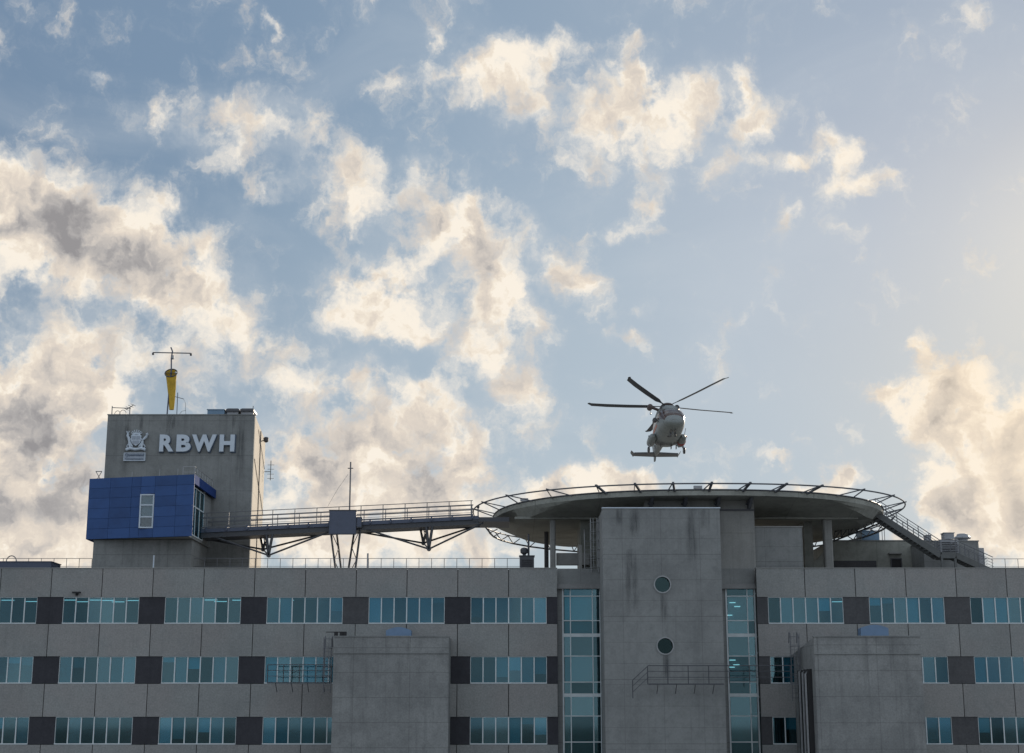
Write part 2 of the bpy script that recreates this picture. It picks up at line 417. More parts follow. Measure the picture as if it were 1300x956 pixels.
M['soffit'] = concrete('helipad_concrete', c4(.31, .315, .285), c4(.15, .155, .14), .9, .25, .04, [(0, 4.4, .03, .8), (1, 3.3, .03, .3)], grain=.4)
M['roofing'] = concrete('roof_membrane', c4(.24, .24, .24), c4(.12, .12, .12), .6, .1, .04)
M['infill'] = concrete('dark_infill_panel', c4(.045, .045, .053), c4(.022, .022, .027), .7, .35, .35, grain=.7)
M['infill_grey'] = concrete('grey_infill_panel', c4(.085, .085, .09), c4(.045, .045, .05), .7, .35, .35, grain=.8)
M['frame'] = paint('window_frame_paint', c4(.55, .60, .62), .4, 0, .3)
M['steel'] = paint('dark_steel', c4(.055, .058, .068), .5, .0, .4)
M['steel_blue'] = paint('blue_grey_steel', c4(.07, .085, .13), .5, .0, .3)
M['galv'] = paint('galvanised_steel', c4(.30, .31, .32), .45, .4, .5)
M['rail'] = paint('rail_steel', c4(.13, .135, .15), .45, .2, .4)
M['bracket'] = paint('painted_bracket_steel', c4(.12, .125, .14), .85, .0, .4, spec=.2)
M['stair'] = paint('stair_steel', c4(.12, .125, .125), .7, .0, .4, spec=.3)
M['blue'] = paint('blue_cladding', c4(.034, .080, .215), .7, .0, .6, .9, c4(.028, .06, .16), .22, .3)
M['blue_dark'] = paint('blue_fascia', c4(.022, .05, .17), .9, .0, .4, spec=.1)
M['white'] = paint('white_sign', c4(.50, .56, .63), .4, 0, .15)
M['sign_edge'] = paint('sign_plate_grey', c4(.30, .34, .40), .45, 0, .25)
M['sign_dark'] = paint('sign_text', c4(.06, .09, .14), .5)
M['yellow'] = paint('sock_fabric_yellow', c4(.52, .33, .03), .8, 0, .7, 2.5)
M['red'] = paint('red_paint', c4(.35, .03, .03), .5)
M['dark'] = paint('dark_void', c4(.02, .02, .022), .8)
M['ceil'] = paint('ceiling_white', c4(.45, .46, .46), .8)
M['room'] = paint('room_wall', c4(.16, .19, .19), .85, 0, .6, .6)
M['unit'] = paint('plant_sheet_metal', c4(.30, .31, .33), .5, .2, .4)
M['unit_blue'] = paint('blue_grey_sheet', c4(.15, .24, .34), .5, .1, .35)
M['tank_blue'] = paint('blue_plastic', c4(.13, .21, .33), .5, 0, .25)
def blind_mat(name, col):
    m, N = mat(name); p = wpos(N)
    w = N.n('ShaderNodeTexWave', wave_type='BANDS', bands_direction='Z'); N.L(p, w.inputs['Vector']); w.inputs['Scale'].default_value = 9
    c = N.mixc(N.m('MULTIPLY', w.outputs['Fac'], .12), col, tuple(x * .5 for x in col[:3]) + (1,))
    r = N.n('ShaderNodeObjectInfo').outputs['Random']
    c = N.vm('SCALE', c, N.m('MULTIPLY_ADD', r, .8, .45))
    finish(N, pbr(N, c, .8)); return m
M['blind'] = blind_mat('sky_tinted_blind', c4(.34, .62, .70))  # blind colour also carries the blue sky reflected in the panes
M['blind_dim'] = blind_mat('window_blind_dim', c4(.13, .24, .28))
M['blind_grey'] = blind_mat('window_blind_grey', c4(.34, .38, .40))
def glass(name, tint, refl, fac):
    m, N = mat(name)
    t = N.n('ShaderNodeBsdfTransparent'); t.inputs[0].default_value = tint
    g_ = N.n('ShaderNodeBsdfGlossy'); g_.inputs[0].default_value = refl; g_.inputs['Roughness'].default_value = .04
    lw = N.n('ShaderNodeLayerWeight'); lw.inputs[0].default_value = .25
    f = N.m('MAXIMUM', N.m('MULTIPLY', lw.outputs['Fresnel'], 1.0), fac)
    r = N.n('ShaderNodeObjectInfo').outputs['Random']
    f = N.m('MULTIPLY', f, N.m('MULTIPLY_ADD', r, .9, .55))
    nb_ = N.n('ShaderNodeBump'); nb_.inputs['Strength'].default_value = .22; N.L(N.noise(wpos(N), .9, 2), nb_.inputs['Height']); N.L(nb_.outputs[0], g_.inputs['Normal'])
    mx = N.n('ShaderNodeMixShader'); N.L(f, mx.inputs[0]); N.L(t.outputs[0], mx.inputs[1]); N.L(g_.outputs[0], mx.inputs[2])
    finish(N, mx.outputs[0]); return m
M['glass'] = glass('tinted_window_glass', c4(.42, .68, .74), c4(.6, .9, 1), .08)
M['glass_grey'] = glass('grey_window_glass', c4(.72, .78, .80), c4(.8, .9, 1), .08)
M['glass_dark'] = glass('dark_porthole_glass', c4(.30, .42, .44), c4(.5, .8, .85), .035)
M['glass_green'] = glass('green_stair_glass', c4(.46, .70, .74), c4(.6, .88, .98), .07)
def emis(name, col, s):
    m, N = mat(name); e_ = N.n('ShaderNodeEmission'); e_.inputs[0].default_value = col; e_.inputs[1].default_value = s; finish(N, e_.outputs[0]); return m
M['lamp'] = emis('fluorescent_tube', c4(.85, .97, 1), 1.1)
# ------------------------------------------------------------------ ground and street
gm = concrete('ground_paving', c4(.25, .25, .24), c4(.16, .16, .16), .6, .0, .0)
MB().add([(-1500, -1500, 0), (1500, -1500, 0), (1500, 1500, 0), (-1500, 1500, 0)], [(0, 1, 2, 3)]).build('ground', gm)['kind'] = 'structure'
asp = concrete('asphalt', c4(.05, .05, .052), c4(.035, .035, .036), .6, .0, .0)
MB().add([(-600, 56, .004), (600, 56, .004), (600, 70, .004), (-600, 70, .004)], [(0, 1, 2, 3)]).build('road', asp)['kind'] = 'structure'
MB().box(-600, 600, 70, 74.5, 0, .13).build('pavement', gm)['kind'] = 'structure'
mk = paint('road_paint', c4(.7, .7, .68), .7)
q = MB()
for i in range(-60, 60): q.add([(i * 6, 62.92, .008), (i * 6 + 3, 62.92, .008), (i * 6 + 3, 63.08, .008), (i * 6, 63.08, .008)], [(0, 1, 2, 3)])
q.build('road_marking', mk)['kind'] = 'structure'

# ------------------------------------------------------------------ the hospital: two wings and two glazed stair bays
Y0 = 100.0
zP = PZ(721.8, Y0); H1 = PZ(757.8, Y0); S1 = PZ(790.5, Y0); H2 = PZ(833.2, Y0)
STOREY = H1 - H2
hosp = thing('hospital_building', (0, Y0, 0), 'long grey precast concrete hospital block with bands of teal windows', 'building')
XL0, XL1 = -47.6, PX(707.5, 740, Y0)
XR0, XR1 = PX(960, 740, Y0), 50.0
panel_mb = []
GAP = .05
def panel_row(mb, xs, z0, z1):
    for a, b in zip(xs, xs[1:]): mb.box(a + GAP / 2, b - GAP / 2, Y0, Y0 + .16, z0, z1)
BAY_L, BAY_R = 6.75, 6.70
cl = [3.15 - BAY_L * k for k in range(0, 8)]             # dark panel centres, left wing
cr_ = [16.1 + BAY_R * k for k in range(0, 6)]
xsL = sorted([c + d for c in cl for d in (0, -BAY_L / 2) if XL0 + .2 < c + d < XL1 - .2] + [XL0, XL1])
xsR = sorted([c + d for c in cr_ for d in (0, BAY_R / 2) if XR0 + .2 < c + d < XR1 - .2] + [XR0, XR1])
rows = []
for r in range(5):
    h = H1 - r * STOREY; s_ = S1 - r * STOREY; top = zP if r == 0 else S1 - (r - 1) * STOREY
    rows.append((h, s_))
    for q_ in (xsL, xsR): mb = MB(); panel_row(mb, q_, h, top - (.0 if r == 0 else .09)); mb.build('wall', M['panel'], hosp)
for q_ in (xsL, xsR): mb = MB(); panel_row(mb, q_, 0, rows[-1][1] - .09); mb.build('wall', M['panel'], hosp)
# dark backing behind the panel joints, in strips that leave the window bands open
bk = MB()
for X0, X1 in ((XL0, XL1), (XR0, XR1)):
    for r in range(6):
        top = zP - .05 if r == 0 else rows[r - 1][1] - .12
        bot = rows[r][0] + .03 if r < 5 else 0.02
        bk.box(X0 + .01, X1 - .01, Y0 + .17, Y0 + .34, bot, top)
bk.build('backing_wall', M['panel_back'], hosp)
cp = MB()
cp.box(XL0, XL1, Y0 - .03, Y0 + .42, zP + .003, zP + .06); cp.box(XR0, XR1, Y0 - .03, Y0 + .42, zP + .003, zP + .06)
cp.build('coping', M['cast_light'], hosp)
ROOF = zP - 1.0
rf = MB(); rf.box(XL0, XR1, Y0 + .36, 135, ROOF - .3, ROOF); rf.build('roof', M['roofing'], hosp)
sw = MB(); sw.box(XL0, XL0 + .3, Y0 + .36, 135, 0, ROOF - .31); sw.box(XR1 - .3, XR1, Y0 + .36, 135, 0, ROOF - .31); sw.box(XL0, XR1, 135.01, 135.3, 0, zP); sw.build('rear_wall', M['panel'], hosp)
# rooms behind the windows
rm = MB(); fl = MB()
for X0, X1 in ((XL0 + .4, XL1), (XR0, XR1 - .4)):
    rm.box(X0, X1, Y0 + 5.5, Y0 + 5.7, 0.1, ROOF - .4)
    for r in range(5):
        fl.box(X0, X1, Y0 + .36, Y0 + 5.45, rows[r][0] + .22, rows[r][0] + .30)
        fl.box(X0, X1, Y0 + .36, Y0 + 5.45, rows[r][1] - .95, rows[r][1] - .85)
    k = X0 + 3.3
    while k < X1: rm.box(k, k + .12, Y0 + .40, Y0 + 5.46, 0.1, ROOF - .4); k += 6.75
rm.build('room_partition', M['room'], hosp); fl.build('floor_slab', M['ceil'], hosp)

def window_unit(x0, x1, z0, z1, n, r, rng):
    fr = MB(); w = (x1 - x0) / n; ya, yb = Y0 + .07, Y0 + .15
    for i in range(n + 1):
        x = x0 + i * w; fr.box(x - .035 if i else x, x + .035 if i < n else x, ya, yb, z0 + .07, z1 - .05)
    fr.box(x0, x1, ya - .003, yb, z1 - .05, z1); fr.box(x0, x1, ya - .06, yb, z0, z0 + .07)
    fo = fr.build('window', M['frame'], hosp)
    if r > 2:
        MB().box(x0 + .04, x1 - .04, yb - .03, yb - .02, z0 + .07, z1 - .05).build('pane', M['glass'], fo); return
    for i in range(n):
        a, b = x0 + i * w + .036, x0 + (i + 1) * w - .036
        MB().box(a, b, yb - .03, yb - .02, z0 + .071, z1 - .051).build('pane', M['glass'], fo)
        t = rng.random()
        if (r == 0 and x0 < -22 and t < .62): continue
        lo_z = z0 + .08 if rng.random() < .6 else z0 + .08 + rng.uniform(.15, .75) * (z1 - z0)
        if t < (.46 if x0 < 10 else .55):
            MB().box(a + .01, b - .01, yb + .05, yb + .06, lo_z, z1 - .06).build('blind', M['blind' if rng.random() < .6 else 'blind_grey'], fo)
        elif t < .72:
            MB().box(a + .01, b - .01, yb + .05, yb + .06, lo_z, z1 - .06).build('blind', M['blind_dim'], fo)
rng = random.Random(11)
def infill(x0, x1, z0, z1, m_):
    MB().box(x0, x1, Y0 + .05, Y0 + .15, z0 - .06, z1 - .003).build('infill_panel', m_, hosp)
D = .86
for r, (h, s_) in enumerate(rows):
    ann_l = (PX(424, 850, 97), PX(571, 850, 97))
    for c in cl:
        a, b = max(c - D, XL0), min(c + D, XL1)
        if b > a: infill(a, b, s_, h, M['infill'] if rng.random() < .7 else M['infill_grey'])
    for k in range(7): window_unit(cl[k + 1] + D, cl[k] - D, s_ - .07, h, 6, r, rng)
    for c in cr_:
        a, b = max(c - D, XR0), min(c + D, XR1)
        if b > a: infill(a, b, s_, h, M['infill_grey'])
    for k in range(5):
        if cr_[k + 1] - D < XR1 + .1: window_unit(cr_[k] + D, cr_[k + 1] - D, s_ - .07, h, 6, r, rng)
# ceiling lights in the upper rooms
for (px, dy) in ((10, 1.0), (40, 2.2), (88, .9), (104, 2.4), (120, .9), (138, 1.2), (150, 2.5), (168, 1.3), (268, .8), (280, 2.2), (303, 1.0), (350, .8), (360, 2.0), (365, 1.2), (1045, 2.6), (1064, 2.4), (618, 2.7)):
    X = PX(px, 760, Y0 + dy); zc = rows[0][0] + .2
    MB().box(X - .42, X + .42, Y0 + dy, Y0 + dy + .07, zc - .36, zc - .32).build('ceiling_light', M['lamp'], hosp)

# stair bays
def stair_bay(x0, x1, mulls, name_m, ws):
    YB = Y0 + .8
    ztop = PZ(744.5, YB)
    hd = MB(); hd.box(ws[0], ws[1], YB - .1, YB + .3, ztop, PZ(722, YB)); hd.build('header_wall', M['cast'], hosp)
    j = MB()
    for a, b in ((ws[0], x0), (x1, ws[1])):
        if b - a > .02: j.box(a, b, YB - .1, YB + .3, 0, ztop - .002)
    j.build('jamb_wall', M['cast'], hosp)
    trans = [757, 788, 805, 833]
    zs = [ztop] + [PZ(t, YB) for t in trans] + [PZ(866, YB)]
    zs += [PZ(881, YB), PZ(909, YB), PZ(942, YB), PZ(990, YB)]
    fr = MB()
    for x in [x0, x1]: fr.box(x - .05, x + .05, YB - .16, YB - .02, 6, ztop)
    for x in mulls: fr.box(x - .03, x + .03, YB - .14, YB - .03, 6, ztop)
    for i, z in enumerate(zs): fr.box(x0 + .05, x1 - .05, YB - .15, YB - .035, z - .03 - (.16 if i in (3, 6) else 0), z + .03)
    fo = fr.build('stair_window', M['frame'], hosp)
    xs = [x0 + .05] + mulls + [x1 - .05]
    for i in range(len(zs) - 1):
        for a, b in zip(xs, xs[1:]):
            MB().box(a + .031, b - .031, YB - .09, YB - .08, zs[i + 1] + .031, zs[i] - .031 - (.16 if i in (3, 6) else 0)).build('pane', M['glass_green'], fo)
    return YB, zs, xs, fo
XT0, XT1 = 5.87, 13.45                                    # stair tower sides
yb, zs, xs, fo = stair_bay(PX(714.5, 780, 100.8), PX(761.5, 745, 100.8), [PX(724, 780, 100.8), PX(752, 780, 100.8)], 'left', (XL1 + .02, XT0 - .02 + .12))
for i, mm in ((1, 'blind'), (2, 'blind_dim'), (4, 'blind'), (0, 'blind_dim')):
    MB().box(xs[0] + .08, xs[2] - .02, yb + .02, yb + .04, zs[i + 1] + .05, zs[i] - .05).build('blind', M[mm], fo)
yb, zs, xs, fo = stair_bay(PX(921, 745, 100.8), PX(957, 745, 100.8), [PX(947.5, 745, 100.8)], 'right', (XT1 + .02, XR0 - .02))
for i in (1, 2, 4):
    MB().box(xs[0] + .05, xs[2] - .05, yb + .9, yb + .92, zs[i + 1] + .05, zs[i] - .05).build('blind', M['blind_dim'], fo)
for px, py in ((930, 765), (936, 770), (926, 781), (930, 838), (935, 844), (929, 847)):
    p_ = P(px, py, 101.5); MB().box(p_.x - .2, p_.x + .2, 101.5, 101.56, p_.z - .03, p_.z + .03).build('ceiling_light', M['lamp'], hosp)
bb = MB(); bb.box(XL1 + .02, XT0 - .1, 104, 104.2, 0, ROOF - .4); bb.box(XT1, XR0, 104, 104.2, 0, ROOF - .4); bb.build('room_partition', M['room'], hosp)

# concrete stair tower with portholes
TY = 96.5
st = thing('stair_tower', (9.6, TY, 0), 'blank stained concrete stair tower with two round portholes under the helipad', 'tower')
zt = PZ(645.5, TY)
ports = [P(841, 742, TY), P(844.5, 820, TY)]
plate('wall', [rect(XT0, XT1, 0, zt)] + [circ(p.x, p.z, .5) for p in ports], TY, TY + .4, M['cast'], st)
sd = MB(); sd.box(XT0, XT0 + .3, TY + .403, 104, 0, zt); sd.box(XT1 - .3, XT1, TY + .403, 104, 0, zt); sd.build('side_wall', M['cast'], st)
MB().box(XT0 + .02, XT1 - .02, TY + .42, 104, zt - .35, zt - .02).build('roof', M['roofing'], st)
MB().box(XT0 - .05, XT1 + .05, TY - .06, TY + .45, zt + .002, zt + .07).build('coping', M['white'], st)
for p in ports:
    rim = MB(); rr = [(.50, -.05), (.60, -.05), (.60, .04), (.50, .04)]
    n = 36; b0 = len(rim.v)
    for rad, h in [(.49, -.06), (.56, -.06), (.56, .01), (.49, .25)]:
        for k in range(n): t = 2 * math.pi * k / n; rim.v.append(Vector((p.x + rad * math.cos(t), TY + h, p.z + rad * math.sin(t))))
    for i in range(3):
        for k in range(n): l = (k + 1) % n; rim.f.append((i * n + k, i * n + l, (i + 1) * n + l, (i + 1) * n + k))
    po = rim.build('porthole', M['galv'], st, smooth=True)
    MB().lathe((p.x, TY + .2, p.z), [(.49, 0), (.49, .02)], 36, 'y').build('pane', M['glass_dark'], po)
    MB().lathe((p.x, TY + .9, p.z), [(.9, 0), (.9, .02)], 24, 'y').build('shaft_shade', M['dark'], po)  # dark disc painted in for the shade inside the shaft
# rain stains below the portholes and along the top edge
sm = concrete('rain_stain', c4(.14, .145, .15), c4(.09, .095, .10), .6, .6, .0)
smt, Ns = mat('rain_stain_streak')
pz = wpos(Ns); sn = Ns.noise(Ns.mapping(pz, sc=(5, 5, .5)), 1.0, 5, .6)
tcg = Ns.n('ShaderNodeTexCoord').outputs['Generated']; sg = Ns.n('ShaderNodeSeparateXYZ'); Ns.L(tcg, sg.inputs[0])
ed = Ns.m('MULTIPLY', Ns.mr(Ns.m('ABSOLUTE', Ns.m('SUBTRACT', sg.outputs[0], .5)), .5, .05), Ns.mr(Ns.m('ABSOLUTE', Ns.m('SUBTRACT', sg.outputs[2], .62)), .62, .1))
tr = Ns.n('ShaderNodeBsdfTransparent'); df = pbr(Ns, c4(.085, .09, .095), .9)
mx = Ns.n('ShaderNodeMixShader'); Ns.L(Ns.m('MULTIPLY', ed, Ns.mr(sn, .3, .7, .02, .5)), mx.inputs[0]); Ns.L(tr.outputs[0], mx.inputs[1]); Ns.L(df, mx.inputs[2]); finish(Ns, mx.outputs[0])
def stain(x, z0, z1, w, y, par):
    MB().add([(x - w, y, z0), (x + w, y, z0), (x + w, y, z1), (x - w, y, z1)], [(0, 1, 2, 3)]).build('rain_stain', smt, par)
for p, l in ((ports[0], 2.6), (ports[1], 2.4)): stain(p.x + .05, p.z - l, p.z - .55, .32, TY - .004, st)
for px, l, w in ((806, 2.3, .5), (801, 4.5, .6), (878, 4.2, .45), (786, 1.3, .3), (896, 1.6, .4)): stain(PX(px, 680, TY), zt - l - (2.8 if px == 801 else 0), zt - .02 - (2.6 if px == 801 else 0), w, TY - .004 - px * 1e-5, st)
# small security light on the left parapet
p_ = P(97, 753.5, Y0 - .2)
sl = thing('wall_light', (p_.x, Y0, p_.z), 'small dark security light fixed to the left parapet panel', 'light')
MB().box(p_.x - .28, p_.x + .28, Y0 - .3, Y0 - .12, p_.z + .02, p_.z + .12).build('hood', M['dark'], sl)
MB().box(p_.x - .08, p_.x + .08, Y0 - .12, Y0 - .002, p_.z - .12, p_.z + .1).build('bracket', M['dark'], sl)

# ------------------------------------------------------------------ low annex blocks in front of the windows
def annex(name, x0, x1, Yf, ytop, label, drop=0.0):
    z = PZ(ytop, Yf); A, B = PX(x0, ytop, Yf), PX(x1, ytop, Yf); t = thing(name, ((A + B) / 2, Yf, 0), label, 'annex')
    mb = MB()
    vs = [(A, Yf, 0), (B, Yf, 0), (B, Y0 - .01, 0), (A, Y0 - .01, 0), (A, Yf, z), (B, Yf, z), (B, Y0 - .01, z - drop), (A, Y0 - .01, z - drop)]
    mb.add(vs, [(0, 1, 5, 4), (1, 2, 6, 5), (2, 3, 7, 6), (3, 0, 4, 7), (4, 5, 6, 7)]); mb.build('wall', M['annex'], t)
    MB().box(A - .04, B + .04, Yf - .05, Yf + .3, z + .002, z + .07).build('coping', M['cast'], t)
    return t, A, B, z
an1, A1, B1, Z1 = annex('annex', 424, 570, 97.0, 808.5, 'low square concrete annex left of the stair tower with a stained top band')
an2, A2, B2, Z2 = annex('annex', 1033, 1168, 93.0, 808.5, 'low concrete annex on the right with a sloping side wall and an open drain niche', .75)
MB().box(A1 - .03, B1 + .03, 96.94, 96.997, Z1 - 1.05, Z1 - .98).build('ledge', M['cast'], an1)
MB().box(A2 - .03, B2 + .03, 92.94, 92.997, Z2 - 1.05, Z2 - .98).build('ledge', M['cast'], an2)
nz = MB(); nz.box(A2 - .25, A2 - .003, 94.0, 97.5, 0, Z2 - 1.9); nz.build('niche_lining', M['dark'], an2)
pm = MB()
for k, yy in enumerate((94.3, 95.2, 96.3)): pm.path([(A2 - .35, yy, 10), (A2 - .35, yy, Z2 - 2.2 + .1 * k), (A2 - .1, yy + .1, Z2 - 1.9)], .07)
pm.build('drain_pipe', M['galv'], an2)
for i, (a, b, y, Yc, lab) in enumerate(((490, 522, 796, 98.6, 'curved blue plastic tank on the roof of the left annex'), (1093, 1128, 793, 97.0, 'curved blue plastic tank on the roof of the right annex'))):
    zb_ = (Z1, Z2)[i] - (0.02, .75)[i] - .3; X0, X1 = PX(a, 800, Yc), PX(b, 800, Yc); zt_ = PZ(y, Yc); nn = 8
    pr = [(X0, zb_), (X1, zb_)] + [(X1 - (X1 - X0) * k / nn, zt_ - .22 + .22 * math.sin(math.pi * k / nn)) for k in range(nn + 1)]
    mb = MB(); n = len(pr)
    mb.add([(x, Yc, z) for x, z in pr] + [(x, Yc + .9, z) for x, z in pr], [(k, (k + 1) % n, n + (k + 1) % n, n + k) for k in range(n)] + [tuple(range(n)), tuple(range(n, 2 * n))])
    own(mb, 'water_tank', M['tank_blue'], lab, 'tank', smooth=False)
# lamp bracket on the left annex
fl_ = thing('floodlight', (PX(425, 803, 97.1), 97.15, Z1 + .07), 'small black twin floodlight on the left corner of the left annex', 'light')
a_ = P(414, 802.5, 97.1); b_ = P(440, 802.5, 97.1)
MB().bar(a_, b_, .05).build('bracket', M['dark'], fl_)
for px in (427, 434, 438): p_ = P(px, 802, 97.1); MB().box(p_.x - .13, p_.x + .1, 97.0, 97.25, Z1 + .08, Z1 + .33).build('lamp_head', M['dark'], fl_)
def rail_run(name, pts, zs_, label, group, posts, r=.03, mid=(.5,), h=1.0, mt='rail', cat='railing'):
    """guard rail through pts (base points): top rail, mid rails, posts"""
    t = thing(name, pts[0], label, cat, group)
    pts = [Vector(p) for p in pts]; up = Vector((0, 0, h))
    MB().path([p + up for p in pts], r).build('top_rail', M[mt], t, smooth=True)
    mm = MB()
    for k in mid: mm.path([p + up * k for p in pts], r * .7)
    if mid: mm.build('mid_rail', M[mt], t, smooth=True)
    L = [0]
    for a, b in zip(pts, pts[1:]): L.append(L[-1] + (b - a).length)
    n = max(1, round(L[-1] / posts))
    for k in range(n + 1):
        s0 = L[-1] * k / n; i = max(j for j in range(len(pts)) if L[j] <= s0 + 1e-6); i = min(i, len(pts) - 2)
        f_ = (s0 - L[i]) / (L[i + 1] - L[i]); p = pts[i].lerp(pts[i + 1], f_)
        MB().bar(p, p + up, r, n=6).build('post', M[mt], t)
    return t
# walkway ledges with rails at the foot of the picture
def walkway(xa, xb, Yc, label, ytop):
    z = PZ(ytop, Yc) - 1.1; A, B = PX(xa, ytop, Yc), PX(xb, ytop, Yc)
    w = thing('service_walkway', ((A + B) / 2, Yc, z), label, 'walkway', 'service walkways across the facade')
    MB().box(A, B, Yc - .1, Yc + .35, z - .07, z).build('slab', M['steel'], w)
    for k in range(4):
        x = A + (B - A) * (k + .5) / 4; MB().bar((x, Yc + .1, z - .08), (x, Yc + .9, z - .6), .04).build('bracket', M['steel'], w)
    return A, B, z
A, B, z = walkway(823, 918, 95.3, 'grey steel service walkway across the foot of the stair tower', 845)
rail_run('guard_rail', [(A - 1.0, 95.3, z - .9), (A, 95.3, z), (B + 4.2, 95.3, z)], 0, 'thin guard rail with a sloping left end in front of the stair tower', 'guard rails of the service walkways', 1.25, mid=(.35, .68), h=1.1, mt='steel')
A, B, z = walkway(340, 421, 98.2, 'grey steel service walkway left of the left annex', 844)
rail_run('guard_rail', [(A, 98.2, z), (B, 98.2, z)], 0, 'thin guard rail left of the left annex', 'guard rails of the service walkways', 1.15, mid=(.35, .68), h=1.1, mt='steel')
def ladder(name, x, Yc, z0, z1, w, label, cage=True, mt='rail', cage_from=1.0, side=-1):
    t = thing(name, (x, Yc, z0), label, 'ladder'); 
    for s_ in (-1, 1): MB().path([(x + s_ * w / 2, Yc, z0), (x + s_ * w / 2, Yc, z1 + .8), (x + s_ * w / 2, Yc - side * .35, z1 + 1.0), (x + s_ * w / 2, Yc - side * .6, z1 + .3)], .03).build('stile', M[mt], t)
    rg = MB(); z = z0 + .2
    while z < z1 + .3: rg.bar((x - w / 2, Yc, z), (x + w / 2, Yc, z), .015, n=5); z += .3
    rg.build('rung', M[mt], t)
    if cage:
        cg = MB(); z = z0 + cage_from
        while z < z1 + .9:
            cg.path([(x + w * .62 * math.cos(a), Yc + side * (w * 1.15) * math.sin(a), z) for a in [math.pi * k / 8 for k in range(9)]], .018, 4); z += .6
        for k in (1, 3, 5, 7):
            a = math.pi * k / 8; cg.bar((x + w * .62 * math.cos(a), Yc + side * w * 1.15 * math.sin(a), z0 + cage_from), (x + w * .62 * math.cos(a), Yc + side * w * 1.15 * math.sin(a), z1 + .9), .03, .015)
        cg.build('cage', M[mt], t)
    return t
ladder('cage_ladder', PX(416, 840, 97.6), 97.6, PZ(880, 97.6), Z1 - .9, .45, 'caged ladder on the left side of the left annex')
ladder('cage_ladder', PX(1009, 830, 97.2), 97.2, PZ(890, 97.2), PZ(822, 97.2), .5, 'caged ladder beside the sloping wall of the right annex')

# ------------------------------------------------------------------ roof edge rails
zr = PZ(709, 104.5)
rail_run('guard_rail', [(PX(-60, 709, 104.5), 104.5, zr - 1.1), (PX(117, 709, 104.5), 104.5, zr - 1.1)], 0, 'thin roof guard rail left of the sign tower', 'roof edge guard rails', .88, mid=(.5,), h=1.1, r=.02)
rail_run('guard_rail', [(PX(244, 709, 104.5), 104.5, zr - 1.1), (PX(660, 709, 104.5), 104.5, zr - 1.1)], 0, 'long thin roof guard rail below the access bridge', 'roof edge guard rails', .88, mid=(.5,), h=1.1, r=.02)
zr2 = PZ(709.5, 104.5)
rail_run('guard_rail', [(PX(1243, 709, 104.5), 104.5, zr2 - 1.1), (PX(1390, 709, 104.5), 104.5, zr2 - 1.1)], 0, 'thin roof guard rail right of the plant rooms', 'roof edge guard rails', .88, mid=(.5,), h=1.1, r=.02)
def post(px, ya, yb_, Yc, r, name, lab, cat, mt='rail'):
    a = P(px, ya, Yc); return own(MB().bar((a.x, Yc, PZ(yb_, Yc)), a, r, n=8), name, M[mt], lab, cat)
post(467, 702.5, 735, 103, .06, 'vent_pipe', 'slim grey vent pipe standing behind the roof rail right of the bridge trestle', 'pipe', 'unit')
post(195.5, 705, 735, 102.4, .05, 'vent_pipe', 'pale vent pipe in front of the pavilion base', 'pipe', 'white')
# roof boxes
def unit(name, x0, x1, y0, y1, Yc, dep, label, mt='unit', louvre=True, cat='roof unit', lid=True, base_y=None):
    A, B = PX(x0, y0, Yc), PX(x1, y0, Yc); zt_ = PZ(y0, Yc); zb_ = PZ(base_y or y1, Yc)
    t = thing(name, ((A + B) / 2, Yc + dep / 2, zb_), label, cat)
    MB().box(A, B, Yc, Yc + dep, zb_, zt_ - .05).build('casing', M[mt], t)
    if lid: MB().box(A - .05, B + .05, Yc - .05, Yc + dep + .05, zt_ - .048, zt_).build('lid', M[mt], t)
    if louvre:
        lv = MB(); z = zb_ + (zt_ - zb_) * .25
        while z < zt_ - .2: lv.add([(A + .1, Yc - .002, z), (B - .1, Yc - .002, z), (B - .1, Yc - .04, z - .05), (A + .1, Yc - .04, z - .05)], [(0, 1, 2, 3)]); z += .13
        lv.build('louvre', M['dark'], t)
    return t
u = unit('roof_unit', 660, 678, 705, 735, 103.0, 1.0, 'dark louvred roof unit with a flue below the left rim of the helipad', 'steel')
p_ = P(671, 678, 103.4); MB().bar((p_.x, 103.4, PZ(706, 103.4)), p_, .07, n=8).build('flue', M['steel'], u)
p_ = P(665.5, 699, 103.4); MB().lathe((p_.x, 103.4, p_.z - .25), [(.1, -.3), (.12, 0), (.26, .08), (.28, .3), (.2, .42), (.05, .46)], 14).build('cowl', M['steel'], u, smooth=True)
unit('roof_unit', -20, 65, 712.5, 735, 102.5, 2.2, 'long low blue-grey roof box at the far left behind the parapet', 'steel_blue', louvre=False)
hp = P(15, 704, 102.9); own(MB().path([(hp.x + .35 * math.cos(a), 102.9, PZ(711.5, 102.9) - .1 + .42 * math.sin(a)) for a in [math.pi * k / 10 for k in range(11)]], .035), 'pipe_hoop', M['rail'], 'small bent pipe hoop on the long roof box at far left', 'pipe')
# ------------------------------------------------------------------ sign tower on the left
LY = 109.0
lt = thing('lift_tower', (-24.5, LY, ROOF), 'tall windowless concrete lift tower that carries the hospital sign', 'tower')
LX0, LX1 = PX(137, 527, LY), PX(323.5, 527, LY); LZ = PZ(527, LY)
BX, BY = -20.04, 119.8
wf = MB(); wf.box(LX0, LX1, LY, LY + .3, ROOF, LZ); wf.build('wall', M['tower'], lt)
ws_ = MB(); ws_.prism([(LX1 - .01, LY + .302), (BX, BY), (BX - .3, BY), (LX1 - .31, LY + .302)], ROOF, LZ); ws_.build('side_wall', M['tower_sunlit'], lt)
wb = MB(); wb.box(LX0, LX0 + .3, LY + .302, BY, ROOF, LZ); wb.box(LX0, BX - .31, BY - .3, BY, ROOF, LZ - .002); wb.build('rear_wall', M['tower'], lt)
MB().box(LX0 + .31, BX - .32, LY + .31, BY - .31, LZ - .6, LZ - .4).build('roof', M['roofing'], lt)
